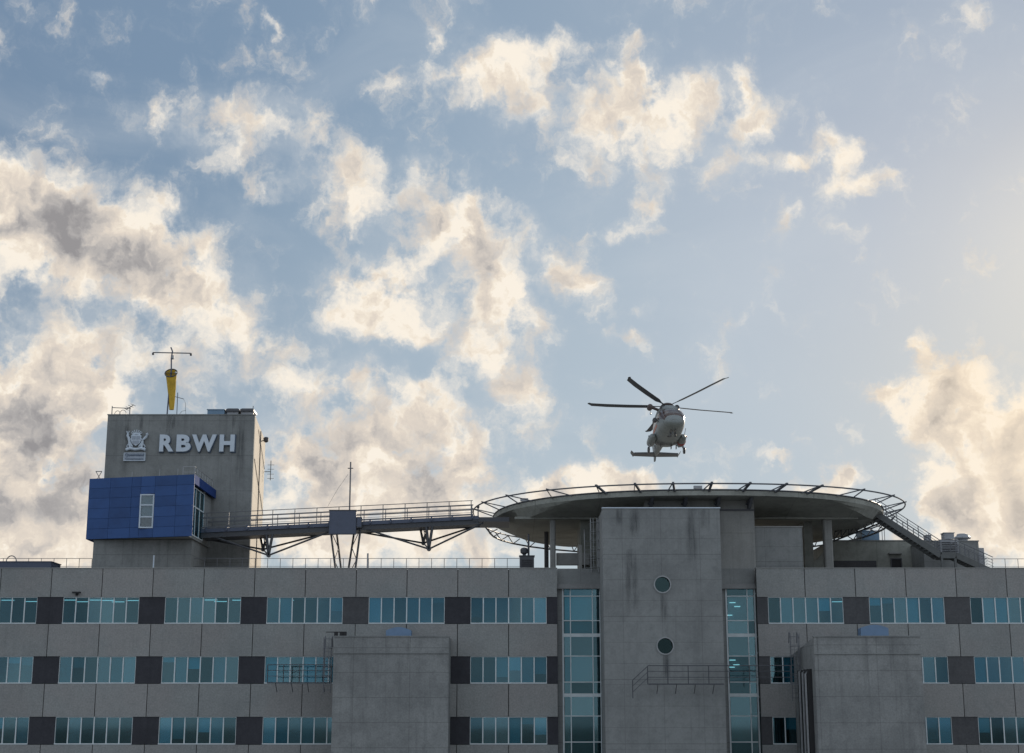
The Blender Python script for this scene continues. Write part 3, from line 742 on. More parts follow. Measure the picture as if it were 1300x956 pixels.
MB().box(LX0 - .04, LX1 + .03, LY - .04, LY + .36, LZ + .002, LZ + .07).build('coping', M['cast'], lt)
# pipe and cross cables on the lit side
def side_pt(t, z): return Vector((LX1 + .05 + (BX - LX1) * t, LY + (BY - LY) * t, z))
MB().path([side_pt(.5, ROOF), side_pt(.5, LZ - .2)], .035).build('downpipe', M['steel'], lt)
cb_ = MB(); cb_.path([side_pt(.05, LZ - 3.2), side_pt(.58, LZ - 4.9)], .025, 5); cb_.path([side_pt(.62, LZ - 4.9), side_pt(.97, LZ - 6.1)], .025, 5); cb_.path([side_pt(.3, LZ - .5), side_pt(.95, LZ - 2.4)], .02, 5)
cb_.build('cable', M['steel'], lt)
for px, l, w in ((178, 1.5, .22), (214, 2.6, .3), (219, 1.2, .5), (296, 1.2, .2), (160, 5.5, .4), (306, 6.0, .5)): stain(PX(px, 560, LY), LZ - l, LZ - .02, w, LY - .004 - px * 1e-5, lt)
p_ = side_pt(.55, LZ - .9)
fx = thing('floodlight', p_, 'small floodlight on the sunlit side of the sign tower', 'light')
MB().bar(p_, p_ + Vector((.35, -.1, .1)), .06).build('arm', M['steel'], fx)
MB().lathe(p_ + Vector((.4, -.1, -.1)), [(.1, 0), (.2, .1), (.22, .34), (.1, .42)], 12).build('lamp_head', M['steel'], fx)
p_ = side_pt(.95, LZ - 2.6)
an = thing('side_antenna', p_, 'small two-arm aerial on the far edge of the sign tower wall', 'antenna')
mb = MB(); mb.bar(p_ + Vector((.5, 0, -.7)), p_ + Vector((.5, 0, .9)), .03, n=6); mb.bar(p_, p_ + Vector((.5, 0, 0)), .03, n=6); mb.build('mast', M['rail'], an)
mb = MB()
for k in (-.55, -.2, .2, .55): mb.bar(p_ + Vector((.25, 0, k)), p_ + Vector((.78, 0, k)), .018, n=5)
mb.build('dipole', M['rail'], an)

# hospital name: four raised letters
sg_ = thing('hospital_sign', (PX(250, 563, LY), LY, PZ(574, LY)), 'large raised pale letters RBWH across the top of the concrete tower', 'sign')
zt_, zb_ = PZ(552.5, LY), PZ(574, LY)
for ch, a, b in (('R', 203.5, 221.5), ('B', 225, 243), ('W', 244.5, 275.5), ('H', 279.5, 298.5)):
    e_ = letters('letter', ch, PX(a, 563, LY), PX(b, 563, LY), zb_, zt_, LY - .12, M['white'], sg_, .045, .16)
    e_['label'] = 'raised letter ' + ch
    letters('letter_edge', ch, PX(a, 563, LY) - .05, PX(b, 563, LY) + .07, zb_ - .07, zt_ + .03, LY - .01, M['sign_dark'], e_, .055, .10)
# coat of arms over its name plate
cx = PX(173.5, 560, LY); cz0, cz1 = PZ(573, LY), PZ(545.5, LY); hgt = cz1 - cz0
ca = thing('coat_of_arms', (cx, LY, cz0), 'raised pale coat of arms with shield and two supporters left of the letters', 'crest')
sh = [(-.36, .95), (.36, .95), (.36, .5), (.27, .28), (0, .1), (-.27, .28), (-.36, .5)]
plate('shield', [[(cx + x, cz0 + .28 + z * .95) for x, z in sh]], LY - .24, LY - .10, M['white'], ca)
mb = MB()
mb.box(cx - .3, cx - .03, LY - .27, LY - .242, cz0 + .86, cz0 + 1.1); mb.box(cx + .03, cx + .3, LY - .27, LY - .242, cz0 + .86, cz0 + 1.1)
mb.box(cx - .25, cx + .25, LY - .27, LY - .242, cz0 + .52, cz0 + .76)
mb.build('shield_charge', M['sign_edge'], ca)
for s_ in (-1, 1):
    sp = MB()
    pth = [(.40, .22), (.46, .5), (.50, .75), (.56, .98), (.66, 1.16), (.60, 1.3)] if s_ < 0 else [(.40, .22), (.45, .5), (.47, .78), (.60, .95), (.72, 1.05), (.80, 1.22), (.74, 1.32)]
    sp.path([(cx + s_ * x, LY - .14, cz0 + z) for x, z in pth], .10, 8)
    sp.path([(cx + s_ * .42, LY - .16, cz0 + .62), (cx + s_ * .22, LY - .2, cz0 + .30)], .06, 6)
    sp.path([(cx + s_ * .50, LY - .14, cz0 + .8), (cx + s_ * .34, LY - .2, cz0 + .92)], .05, 6)
    sp.path([(cx + s_ * .52, LY - .14, cz0 + .55), (cx + s_ * .68, LY - .14, cz0 + .34), (cx + s_ * .60, LY - .14, cz0 + .18)], .06, 6)
    if s_ < 0:
        for k in (-.12, .0, .14): sp.path([(cx - .64, LY - .14, cz0 + 1.28), (cx - .66 + k, LY - .14, cz0 + 1.5)], .025, 5)
    sp.build('supporter', M['white'], ca, smooth=True)
mb = MB(); mb.path([(cx - .28, LY - .14, cz0 + 1.2), (cx, LY - .16, cz0 + 1.28), (cx + .28, LY - .14, cz0 + 1.2)], .08, 8)
for k in range(7):
    a = math.pi * (k + .5) / 7; mb.bar((cx + .18 * math.cos(a), LY - .14, cz0 + 1.26 + .1 * math.sin(a)), (cx + .42 * math.cos(a), LY - .14, cz0 + 1.3 + .3 * math.sin(a)), .05)
mb.build('crest_top', M['white'], ca)
MB().path([(cx - .72, LY - .12, cz0 + .1), (cx - .4, LY - .16, cz0 + .2), (cx, LY - .16, cz0 + .12), (cx + .4, LY - .16, cz0 + .2), (cx + .72, LY - .12, cz0 + .1)], .11, 8).build('scroll', M['white'], ca, smooth=True)
x0, x1, z0, z1 = PX(157.5, 580, LY), PX(185, 580, LY), PZ(585.5, LY), PZ(575, LY)
np_ = thing('name_plate', ((x0 + x1) / 2, LY, z0), 'small white-edged plate reading Queensland Government under the coat of arms', 'sign')
MB().box(x0, x1, LY - .12, LY - .01, z0, z1).build('plate', M['sign_edge'], np_)
fr = MB(); fr.box(x0, x1, LY - .15, LY - .122, z1 - .04, z1); fr.box(x0, x1, LY - .15, LY - .122, z0, z0 + .04); fr.box(x0, x0 + .04, LY - .15, LY - .122, z0 + .04, z1 - .04); fr.box(x1 - .04, x1, LY - .15, LY - .122, z0 + .04, z1 - .04)
fr.build('border', M['white'], np_)
letters('lettering', 'Queensland', x0 + .12, x1 - .12, z0 + .32, z1 - .07, LY - .12, M['sign_dark'], np_, .02, .02)
letters('lettering', 'Government', x0 + .14, x1 - .14, z0 + .08, z0 + .24, LY - .12, M['sign_dark'], np_, .0, .02)

# windsock with its lit crossbar
WY = 111.0
w = thing('windsock', (PX(213, 527, WY), WY, LZ - .4), 'yellow windsock hanging limp from a leaning pole with a lit crossbar', 'windsock')
b_ = P(211.5, 530, WY); h_ = P(217.5, 474, WY); t_ = P(218, 441, WY)
MB().path([Vector((b_.x, WY, LZ - .4)), b_.lerp(h_, .25), b_.lerp(h_, .6) + Vector((-.03, 0, 0)), h_, P(217.5, 455, WY), P(219, 446, WY), P(217, 441, WY)], .055, 8).build('pole', M['steel_blue'], w, smooth=True)
a, b = P(194.5, 447.5, WY), P(242.5, 448.5, WY)
cr = MB().bar(a, b, .045, n=6).build('crossbar', M['rail'], w)
for q in (a, b): MB().lathe(q - Vector((0, 0, .2)), [(.05, 0), (.09, .05), (.09, .16), (.03, .22)], 10).build('obstruction_light', M['steel'], w)
p_ = P(219.5, 454, WY); MB().lathe(p_ - Vector((0, 0, .14)), [(.05, 0), (.11, .06), (.1, .24), (.04, .32)], 10).build('lamp', M['galv'], w)
# hoop tilted towards the viewer, sock hangs below
hc = P(217.2, 473.5, WY); hp_ = []
tilt = R(38)
def hoop(rad, zoff=0, yoff=0): return [hc + Vector((rad * math.cos(a), -rad * math.sin(a) * math.sin(tilt) * -1 + yoff, rad * math.sin(a) * math.cos(tilt) + zoff)) for a in [2 * math.pi * k / 24 for k in range(24)]]
MB().path(hoop(.46), .045, 6, close=True).build('hoop', M['steel'], w, smooth=True)
mb = MB(); ring = [hoop(.44)]; L_ = [(.36, -.55, .0, .03), (.31, -1.2, .02, .08), (.25, -1.9, .04, .12), (.20, -2.55, .05, .14), (.17, -2.85, .05, .15)]
for rad, dz, dy, dx in L_: ring.append([hc + Vector((dx * 1.1 + rad * math.cos(a) * (1 + .12 * math.sin(3 * a)), dy + rad * .75 * math.sin(a), dz + (.15 * math.sin(a) if dz > -1 else 0))) for a in [2 * math.pi * k / 24 for k in range(24)]])
for rg_ in ring: mb.v += rg_
for i in range(len(ring) - 1):
    for k in range(24): l = (k + 1) % 24; mb.f.append((i * 24 + k, i * 24 + l, (i + 1) * 24 + l, (i + 1) * 24 + k))
mb.build('sock', M['yellow'], w, smooth=True)
mb = MB()
for k in (0, 6, 12, 18): mb.bar(hoop(.4)[k], hc + Vector((0, .05, 0)), .025, n=5)
mb.lathe(hc - Vector((0, 0, .1)), [(.07, 0), (.09, .1), (.05, .2)], 10); mb.build('hoop_spoke', M['steel'], w)
mb = MB(); mb.lathe(P(223.3, 473, WY - .1) - Vector((0, 0, .07)), [(.03, 0), (.08, .04), (.08, .1), (.03, .14)], 10); mb.build('lamp_head', M['white'], w)

AYY = 110.2
a_ = thing('whip_antenna', (PX(225, 527, AYY), AYY, LZ - .4), 'thin whip antenna with a drooping wire right of the windsock', 'antenna')
MB().bar((PX(224.5, 527, AYY), AYY, LZ - .4), P(225.6, 498.5, AYY), .03, n=6).build('mast', M['rail'], a_)
mb = MB(); mb.bar(P(222, 503.5, AYY), P(233, 506.5, AYY), .025, n=5); mb.path([P(233, 506.5, AYY), P(235.5, 512, AYY), P(235.5, 520, AYY), P(236, 527, AYY)], .014, 4); mb.path([P(227, 527, AYY), P(231, 522, AYY), P(236, 521, AYY)], .014, 4)
mb.build('wire', M['rail'], a_)
# aerial frame at the left corner of the tower roof
a_ = thing('roof_aerial', (PX(152, 527, AYY), AYY, LZ - .4), 'low aerial frame with wire hoops at the left corner of the tower roof', 'antenna')
fr = MB()
for px in (142.5, 165): fr.bar((PX(px, 520, AYY), AYY, LZ - .4), P(px, 515.5 if px < 150 else 517, AYY), .035, n=6)
fr.bar(P(142.5, 517.5, AYY), P(166, 518.5, AYY), .03, n=5); fr.build('frame', M['rail'], a_)
mb = MB(); mb.bar(P(160, 520, AYY), P(170, 514, AYY), .03, n=5)
for t in (0, .3, .6, .9): c_ = P(160, 520, AYY).lerp(P(170, 514, AYY), t); mb.bar(c_ + Vector((-.2, 0, .12)), c_ + Vector((.2, 0, -.05)), .018, n=5)
mb.build('dipole', M['rail'], a_)
mb = MB()
for cx_, r_ in ((149, .22), (156, .26)): c_ = P(cx_, 527, AYY); mb.path([c_ + Vector((r_ * math.cos(a), 0, r_ * 1.5 * math.sin(a))) for a in [math.pi * k / 10 for k in range(11)]], .022, 5)
mb.build('wire_hoop', M['rail'], a_)
unit('roof_unit', 263.5, 285, 519.5, 530, 110.0, 1.4, 'pale blue sheet metal unit on the sign tower roof', 'unit_blue', louvre=False, base_y=533)
for i, (x0, x1, lab) in enumerate(((286.5, 303.5, 'left of the two squat dark roof cowls on the sign tower'), (304.5, 322, 'right of the two squat dark roof cowls on the sign tower'))):
    A, B = PX(x0, 525, 110), PX(x1, 525, 110); zt_ = PZ(518, 110); c_ = thing('roof_cowl', ((A + B) / 2, 110.8, LZ - .4), lab, 'roof vent', 'roof cowls on the sign tower')
    MB().box(A + .08, B - .08, 110.1, 111.4, LZ - .4, zt_ - .28).build('base', M['unit'], c_)
    lo_, hi_ = zt_ - .27, zt_
    mb = MB(); m_ = (A + B) / 2
    for a0, a1, q0, q1 in ((0, 0, lo_, hi_ - .1), (.0, .12, hi_ - .1, hi_)):
        mb.add([(A + a0, 110 + a0, q0), (B - a0, 110 + a0, q0), (B - a0, 111.5 - a0, q0), (A + a0, 111.5 - a0, q0), (A + a1, 110 + a1, q1), (B - a1, 110 + a1, q1), (B - a1, 111.5 - a1, q1), (A + a1, 111.5 - a1, q1)], [(0, 1, 5, 4), (1, 2, 6, 5), (2, 3, 7, 6), (3, 0, 4, 7), (4, 5, 6, 7), (0, 3, 2, 1)])
    mb.build('hood', M['steel'], c_)
post(321.5, 515.5, 530, 109.8, .03, 'lightning_rod', 'short lightning rod at the right corner of the sign tower roof', 'rod')

# ------------------------------------------------------------------ blue pavilion in front of the tower
FLY, FRY, BRY = 103.5, 101.5, 108.95
FLX, FRX = -29.5, -21.73
zT = P(247.5, 602, FRY).z; zB = P(244, 680.5, FRY).z
pv = thing('blue_pavilion', (-25.5, 103, ROOF), 'blue clad lift lobby box with one narrow window at the foot of the sign tower', 'building')
# cladding panels
wx0, wx1 = PX(178.2, 650, 102.6), PX(196.3, 650, 102.6); wz0, wz1 = PZ(671, 102.6), PZ(628, 102.6)
def on_front(x, off=0.0): return FLY + (FRY - FLY) * (x - FLX) / (FRX - FLX) + off
cld = MB(); cols = [FLX, FLX + 1.6, FLX + 3.2, wx0 - .03, wx1 + .03, wx1 + 1.6, FRX]; nrow = 6
cols = sorted(cols)
for i in range(len(cols) - 1):
    for j in range(nrow):
        xa, xb = cols[i] + .008, cols[i + 1] - .008; za = zB + (zT - zB) * j / nrow + .008; zb2 = zB + (zT - zB) * (j + 1) / nrow - .008
        if abs(cols[i] - (wx0 - .03)) < .01:
            if zb2 <= wz0 or za >= wz1: pass
            elif za < wz0 < zb2: zb2 = wz0 - .03
            elif za < wz1 < zb2: za = wz1 + .03
            else: continue
            if zb2 - za < .03: continue
        vs = [(x, on_front(x, o_), z) for z in (za, zb2) for o_ in (0, .1) for x in (xa, xb)]
        cld.add(vs, [(0, 2, 3, 1), (4, 5, 7, 6), (0, 1, 5, 4), (2, 6, 7, 3), (0, 4, 6, 2), (1, 3, 7, 5)])
cld.build('cladding', M['blue'], pv)
# core walls behind the cladding, open where the window is
co = MB()
def slab(xa, xb, za, zb3):
    vs = [(x, on_front(x, o_), z) for z in (za, zb3) for o_ in (.105, .3) for x in (xa, xb)]
    co.add(vs, [(0, 2, 3, 1), (4, 5, 7, 6), (0, 1, 5, 4), (2, 6, 7, 3), (0, 4, 6, 2), (1, 3, 7, 5)])
slab(FLX + .01, wx0, zB + .01, zT - .01); slab(wx1, FRX - .3, zB + .01, zT - .01); slab(wx0, wx1, zB + .01, wz0); slab(wx0, wx1, wz1, zT - .01)
co.box(FLX + .02, FLX + .25, FLY + .35, LY - .01, zB, zT - .3)
co.build('wall', M['blue_dark'], pv)
MB().prism([(FLX, FLY + .11), (FRX - .01, FRY + .11), (FRX - .01, LY - .01), (FLX, LY - .01)], zT - .28, zT - .12).build('roof', M['roofing'], pv)
MB().prism([(FLX + .02, FLY + .31), (FRX - .3, FRY + .31), (FRX - .3, LY - .01), (FLX + .02, LY - .01)], zB + .02, zB + .22).build('floor', M['cast'], pv)
fa = MB(); fa.prism([(FRX - .12, FRY + .12), (FRX, FRY + .12), (FRX + .02, BRY - .0), (FRX - .12, BRY - .0)], zT - .62, zT); fa.build('fascia', M['blue_dark'], pv)
wn = MB()
ya = on_front((wx0 + wx1) / 2)
for x in (wx0, wx1 - .09): wn.box(x, x + .09, ya - .06, ya + .16, wz0, wz1)
for z in (wz0, wz0 + (wz1 - wz0) * .31, wz0 + (wz1 - wz0) * .66, wz1 - .09): wn.box(wx0 + .09, wx1 - .09, ya - .055, ya + .155, z, z + .09)
wo_ = wn.build('window', M['white'], pv)
MB().box(wx0 + .09, wx1 - .09, ya + .02, ya + .03, wz0 + .09, wz1 - .09).build('pane', M['glass_grey'], wo_)
MB().box(wx0 + .1, wx1 - .1, ya + .12, ya + .13, wz0 + (wz1 - wz0) * .35, wz1 - .1).build('blind', M['blind_dim'], wo_)
# glazed side facing the bridge
SX = -22.02
gs = MB()
for y in (102.1, 103.5, 104.9, 106.3): gs.box(SX - .05, SX + .03, y, y + .09, zB + .2, zT - .65)
for z in (zB + .2, zB + 2.2, zT - .75): gs.box(SX - .045, SX + .025, 102.19, 106.3, z, z + .08)
go_ = gs.build('side_window', M['frame'], pv)
MB().box(SX - .01, SX, 102.2, 106.3, zB + .28, zT - .75).build('pane', M['glass'], go_)
MB().box(SX - .1, SX - .0, 106.4, LY - .01, zB + .2, zT - .62).build('side_wall', M['cast'], pv)
MB().box(SX - 3, SX - .1, 106.0, 106.1, zB + .2, zT - .3).build('inner_wall', M['room'], pv)
bs = MB(); bs.box(PX(118, 700, 103.6), PX(243, 700, 103.6), 103.6, LY - .01, ROOF, zB - .01); bs.build('base', M['tower'], pv)
dl = P(259, 624, 106); dlo = thing('soffit_lamp', dl, 'small round lamp under the blue eave above the bridge door', 'light')
MB().lathe(dl - Vector((0, 0, .15)), [(.05, 0), (.15, .06), (.15, .2), (.06, .26)], 12).build('lamp_head', M['galv'], dlo)
MB().bar(dl + Vector((0, 0, .1)), Vector((dl.x, dl.y, zT - .6)), .03, n=6).build('stem', M['steel'], dlo)
rail_run('guard_rail', [(FRX - 1.0, 102.3, zT - .1), (FRX - .2, 102.3, zT - .1), (FRX - .2, 108.6, zT - .1)], 0, 'short pale guard rail on the right edge of the blue roof', 'roof rails of the blue pavilion', .9, mid=(.5,), h=.75, r=.025, mt='galv')
for i, px in enumerate((168, 203, 226)):
    post(px, 595 + (4 if px < 170 else 0), 605, 104.0, .022, 'roof_stub', ('left of three thin stubs standing on the blue roof', 'middle of three thin stubs standing on the blue roof', 'right of three thin stubs standing on the blue roof')[i], 'pipe', 'galv')
q_ = thing('roof_bracket', P(125, 607, 103.7), 'small steel stand at the left end of the blue roof', 'stand')
mb = MB(); mb.bar(P(121.5, 598.5, 103.7), P(129.5, 598.5, 103.7), .05); mb.bar(P(122, 599, 103.7), P(127, 607.5, 103.7), .04); mb.bar(P(129, 599, 103.7), P(124, 607.5, 103.7), .04); mb.build('frame', M['rail'], q_)

# ------------------------------------------------------------------ access bridge to the helipad
BYc, BW = 107.0, 1.15
def bz(px): return PZ(672.0 + (655.0 - 672.0) * (px - 250) / 350.0, BYc - BW)   # deck top
bx0, bx1 = PX(248, 672, BYc - BW), PX(608, 655, BYc - BW)
def bpt(px, dz=0, side=-1): 
    return Vector((PX(px, 665, BYc - BW), BYc + side * BW, bz(px) + dz))
br = thing('access_bridge', ((bx0 + bx1) / 2, BYc, ROOF), 'dark steel footbridge with hanging truss rods leading to the helipad', 'bridge')
dk = MB(); segs = [248 + (608 - 248) * k / 12 for k in range(13)]
for a, b in zip(segs, segs[1:]):
    A0, A1_, B0, B1_ = bpt(a), bpt(a, 0, 1), bpt(b), bpt(b, 0, 1)
    h_ = .26
    dk.add([A0, B0, B1_, A1_, A0 - Vector((0, 0, h_)), B0 - Vector((0, 0, h_)), B1_ - Vector((0, 0, h_)), A1_ - Vector((0, 0, h_))], [(0, 1, 2, 3), (7, 6, 5, 4), (0, 4, 5, 1), (2, 6, 7, 3), (1, 5, 6, 2), (0, 3, 7, 4)])
dk.build('deck', M['steel_blue'], br)
gd = MB()
for s_ in (-1, 1):
    o_ = Vector((0, -s_ * .22, 0))
    gd.bar(bpt(248, -.45, s_) + o_, bpt(608, -.42, s_) + o_, .22, .34)
gd.build('girder', M['steel'], br)
so = MB(); so.bar(bpt(250, -.55, 0), bpt(606, -.5, 0), 1.7, .12); so.build('underside', M['steel'], br)
for k in range(14): px = 262 + k * 26; cbm = MB(); cbm.box(bpt(px).x - .06, bpt(px).x + .06, BYc - BW - .12, BYc + BW + .12, bz(px) - .2, bz(px) + .1); cbm.build('cross_beam', M['steel_blue'], br)
for s_ in (-1, 1):
    MB().path([bpt(250, 1.12, s_), bpt(600, 1.1, s_)], .028, 6).build('handrail', M['rail'], br, smooth=True)
    MB().bar(bpt(250, .78, s_), bpt(600, .78, s_), .06, .09).build('mid_rail', M['rail'], br)
    MB().bar(bpt(250, .1, s_), bpt(600, .1, s_), .04, .1).build('toe_rail', M['rail'], br)
    wr = MB()
    for k in (.25, .4, .55): wr.bar(bpt(250, k, s_), bpt(600, k, s_), .016)
    wr.build('infill_wire', M['rail'], br)
    for k in range(13):
        px = 262 + k * 28.0
        MB().bar(bpt(px, 0, s_), bpt(px, 1.12, s_), .06, .05).build('post', M['rail'], br)
# hanging trusses
def truss(nx, ny, xa, ya_, xb, yb2):
    for i, (Yc, dx, dy) in enumerate(((BYc - .95, 0, 0), (BYc + .95, -7, -7.5))):
        n_ = P(nx + dx, ny + dy, Yc); a = P(xa + dx, ya_ - 1, Yc); b = P(xb + dx * 1.5, yb2 - 2, Yc)
        a.z = bz(xa) - .5; b.z = bz(xb) - .5
        tr_ = MB(); tr_.bar(a, n_, .07, n=6); tr_.bar(n_, b, .07, n=6); tr_.build('tension_rod', M['steel'], br)
        t1 = Vector((n_.x - .12, Yc, bz(nx) - .5)); t2 = Vector((n_.x + .14, Yc, bz(nx) - .5))
        kp = MB(); kp.bar(t1 + Vector((-.1, 0, 0)), n_, .10, n=6); kp.bar(t2 + Vector((.1, 0, 0)), n_, .10, n=6); kp.lathe((n_.x, Yc - .08, n_.z), [(.16, 0), (.16, .16)], 12, 'y'); kp.build('king_post', M['steel'], br)
    mb = MB(); a = P(nx, ny, BYc - .95); b = P(nx - 7, ny - 7.5, BYc + .95); mb.bar(a, b, .05, n=6); m_ = Vector((a.x, BYc - .95, bz(nx) - .5)); mb.bar(m_, b, .04, n=5); mb.bar(a, Vector((b.x, BYc + .95, bz(nx) - .5)), .04, n=5); mb.build('brace', M['steel'], br)
truss(341, 705, 268, 688, 424, 681)
truss(544.5, 697, 462, 680, 614, 676)
# trestle
legs = [((419.5, 680), (427.5, 735), -1), ((427.5, 680), (434.5, 735), 1), ((457.5, 680), (449.5, 735), -1), ((449.5, 680), (440.5, 735), 1)]
ends = []
for (a, b, s_) in legs:
    Yc = BYc + s_ * 1.0; A = P(a[0], a[1], Yc); A.z = bz(a[0]) - .5; B = P(b[0], b[1], Yc); t = (A.z - ROOF) / (A.z - B.z); B = A + (B - A) * t
    MB().bar(A, B, .075, n=8).build('trestle_leg', M['steel'], br); ends.append((A, B))
lc = MB()
for (A, B), (C_, D_) in ((ends[0], ends[1]), (ends[2], ends[3])):
    for k in range(4):
        t0, t1 = k / 4, (k + 1) / 4
        p, q = (A.lerp(B, t0), C_.lerp(D_, t1)) if k % 2 == 0 else (C_.lerp(D_, t0), A.lerp(B, t1))
        lc.bar(p, q, .03, n=5)
lc.build('trestle_brace', M['steel'], br)
# equipment panel and cabinet on the bridge
A, B = P(418.5, 648.5, 105.6), P(452, 678.5, 105.6)
eq = thing('equipment_panel', ((A.x + B.x) / 2, 105.7, B.z), 'square blue-grey panel box mounted on the middle of the bridge', 'panel')
MB().box(A.x, B.x, 105.45, 105.75, B.z, A.z).build('casing', M['unit_blue'] if False else M['steel_blue'], eq)
MB().box(A.x - .04, B.x + .04, 105.41, 105.79, A.z + .002, A.z + .05).build('lid', M['steel'], eq)
dj = MB(); dj.box(A.x + .05, B.x - .05, 105.43, 105.448, B.z + .05, A.z - .06); dj.build('door', M['steel_blue'], eq)
A, B = P(452.8, 656.5, 105.65), P(459.5, 670, 105.65)
c_ = thing('junction_cabinet', ((A.x + B.x) / 2, 105.7, B.z), 'small grey cabinet right beside the square panel on the bridge', 'cabinet')
MB().box(A.x, B.x, 105.55, 105.83, B.z, A.z).build('casing', M['steel'], c_); MB().box(A.x + .04, B.x - .04, 105.53, 105.548, B.z + .06, A.z - .06).build('door', M['steel_blue'], c_)
ms = thing('mast', (PX(443.7, 650, 107.6), 107.6, bz(444)), 'tall slender mast with a short crossbar standing on the bridge', 'mast')
MB().path([(PX(443.6, 655, 107.6), 107.6, bz(444)), P(444.5, 620, 107.6), P(445.2, 586.5, 107.6)], .055, 8).build('pole', M['rail'], ms)
MB().bar(P(441.5, 594.5, 107.6), P(448.8, 594.5, 107.6), .04, n=6).build('crossbar', M['rail'], ms)
MB().path([P(442, 602, 107.6), P(428, 622, 107.6), P(416, 643, 107.2)], .010, 4).build('stay_wire', M['rail'], ms)
# ------------------------------------------------------------------ helipad
PCX, PCY, PR = 13.07, 113.0, 14.45
ZD = CAMZ + 14.59                                        # deck edge top
hpad = thing('helipad', (PCX, PCY, ROOF), 'raised round concrete rooftop helipad with a steel safety net rim', 'helipad')
def pr(th, rad):                                          # slightly squared circle
    n_ = 2.25; c, s = math.cos(th), math.sin(th)
    k = (abs(c) ** n_ + abs(s) ** n_) ** (-1 / n_)
    return PCX + rad * k * c, PCY + rad * k * s
NA, rings = 120, [0, 3, 6, 9, 11, 12, 12.8, 13.5, 14.0, 14.3, 14.45]
def low(x, y, rad):
    f = min((y - 98.55) / 6.25, (PR - rad) / .9 if y > 104 else 1.0 if rad < 14.3 else 0, (128 - y) / 5.0)
    f = min((y - 98.55) / 6.25, (PR - rad) / 1.7, (127.6 - y) / 4.5)
    if y < 106: f = min((y - 100.9) / 3.9, (PR - rad) / .5)
    return ZD - .36 - .75 * max(0, min(1, f))
sl_ = MB()
for rad in rings:
    for k in range(NA):
        x, y = pr(2 * math.pi * k / NA, rad); sl_.v.append(Vector((x, y, low(x, y, rad))))
for i in range(len(rings) - 1):
    for k in range(NA): l = (k + 1) % NA; sl_.f.append((i * NA + k, (i + 1) * NA + k, (i + 1) * NA + l, i * NA + l))
b0 = len(sl_.v)
for k in range(NA): x, y = pr(2 * math.pi * k / NA, PR); sl_.v.append(Vector((x, y, ZD)))
o0 = (len(rings) - 1) * NA
for k in range(NA): l = (k + 1) % NA; sl_.f.append((o0 + k, b0 + k, b0 + l, o0 + l))
sl_.f.append(tuple(b0 + k for k in range(NA)))
dk = sl_.build('deck', M['soffit'], hpad)
# edge kerb angle
kb = MB(); kb.path([(*pr(2 * math.pi * k / NA, PR + .02), ZD + .01) for k in range(NA)], .05, 4, close=True); kb.build('edge_kerb', M['steel'], hpad)
bm_ = MB(); bm_.box(PX(648, 660, 105) + .3, PX(1093, 660, 105) - .3, 104.6, 105.0, ZD - 1.16, ZD - 1.0); bm_.build('edge_beam', M['soffit'], hpad)
# ring and brackets
RR, RZ = 16.0, CAMZ + 14.78
def rp(th, rad, z): x, y = pr(th, rad); return Vector((x, y, z))
def ringz(th): return RZ + .16 * (1 - abs(math.sin(th))) 
ring_pts = [rp(2 * math.pi * k / 120, RR, ringz(2 * math.pi * k / 120)) for k in range(120)]
MB().path(ring_pts, .052, 6, close=True).build('net_ring', M['bracket'], hpad, smooth=True)
angs = [0, 9, -9, 17.8, -17.8, 27, -27, 40, -40, 54, -54, 68, -68, 82, -82, 98, -98, 113, -113, 128, -128, 143, -143, 158, -158, 173, -173]
for a in angs:
    th = R(-90 + a); e_ = R(1.7 if abs(a) < 30 else 3.2)
    t_ = rp(th, RR + .12, ringz(th) + .08)
    b1 = rp(th - e_, PR + .04, ZD - .05); b2 = rp(th + e_, PR + .04, ZD - .05); b3 = rp(th, PR + .05, ZD - .3)
    mb = MB(); mb.bar(b1, t_, .05, .07)
    if abs(a) > 30: mb.bar(b2, t_, .05, .07)
    if abs(a) < 30:
        mb.bar(rp(th, PR + .02, ZD - .08), t_ - Vector((0, 0, .02)), .15, .1)
    mb.build('net_bracket', M['bracket'], hpad)
# box core up to the soffit with haunches below the deck edge
c0, c1 = PX(818.5, 640, 100.9), PX(957, 640, 100.9)
cw = MB(); cw.box(c0, c1, 100.9, 103.98, ROOF, ZD - .36); cw.build('core_wall', M['cast_light'], hpad)
for px in (826, 868.5, 910, 950.5):
    x = PX(px, 640, 98.6); mb = MB()
    zq = CAMZ + 13.62; x = PX(px, 640, 100.8)
    mb.add([(x - .09, 100.89, ZD - .38), (x + .09, 100.89, ZD - .38), (x - .09, 99.2, ZD - .38), (x + .09, 99.2, ZD - .38), (x - .09, 100.89, zq), (x + .09, 100.89, zq), (x - .09, 100.5, zq), (x + .09, 100.5, zq)],
           [(0, 2, 3, 1), (4, 5, 7, 6), (2, 6, 7, 3), (0, 4, 6, 2), (1, 3, 7, 5), (0, 1, 5, 4)])
    mb.box(x - .2, x + .2, 100.4, 100.88, zq + .3, zq + .38)
    mb.build('haunch', M['bracket'], hpad)
MB().bar((c0, 100.85, CAMZ + 13.55), (c1, 100.85, CAMZ + 13.55), .08, .12).build('wall_trim', M['steel'], hpad)
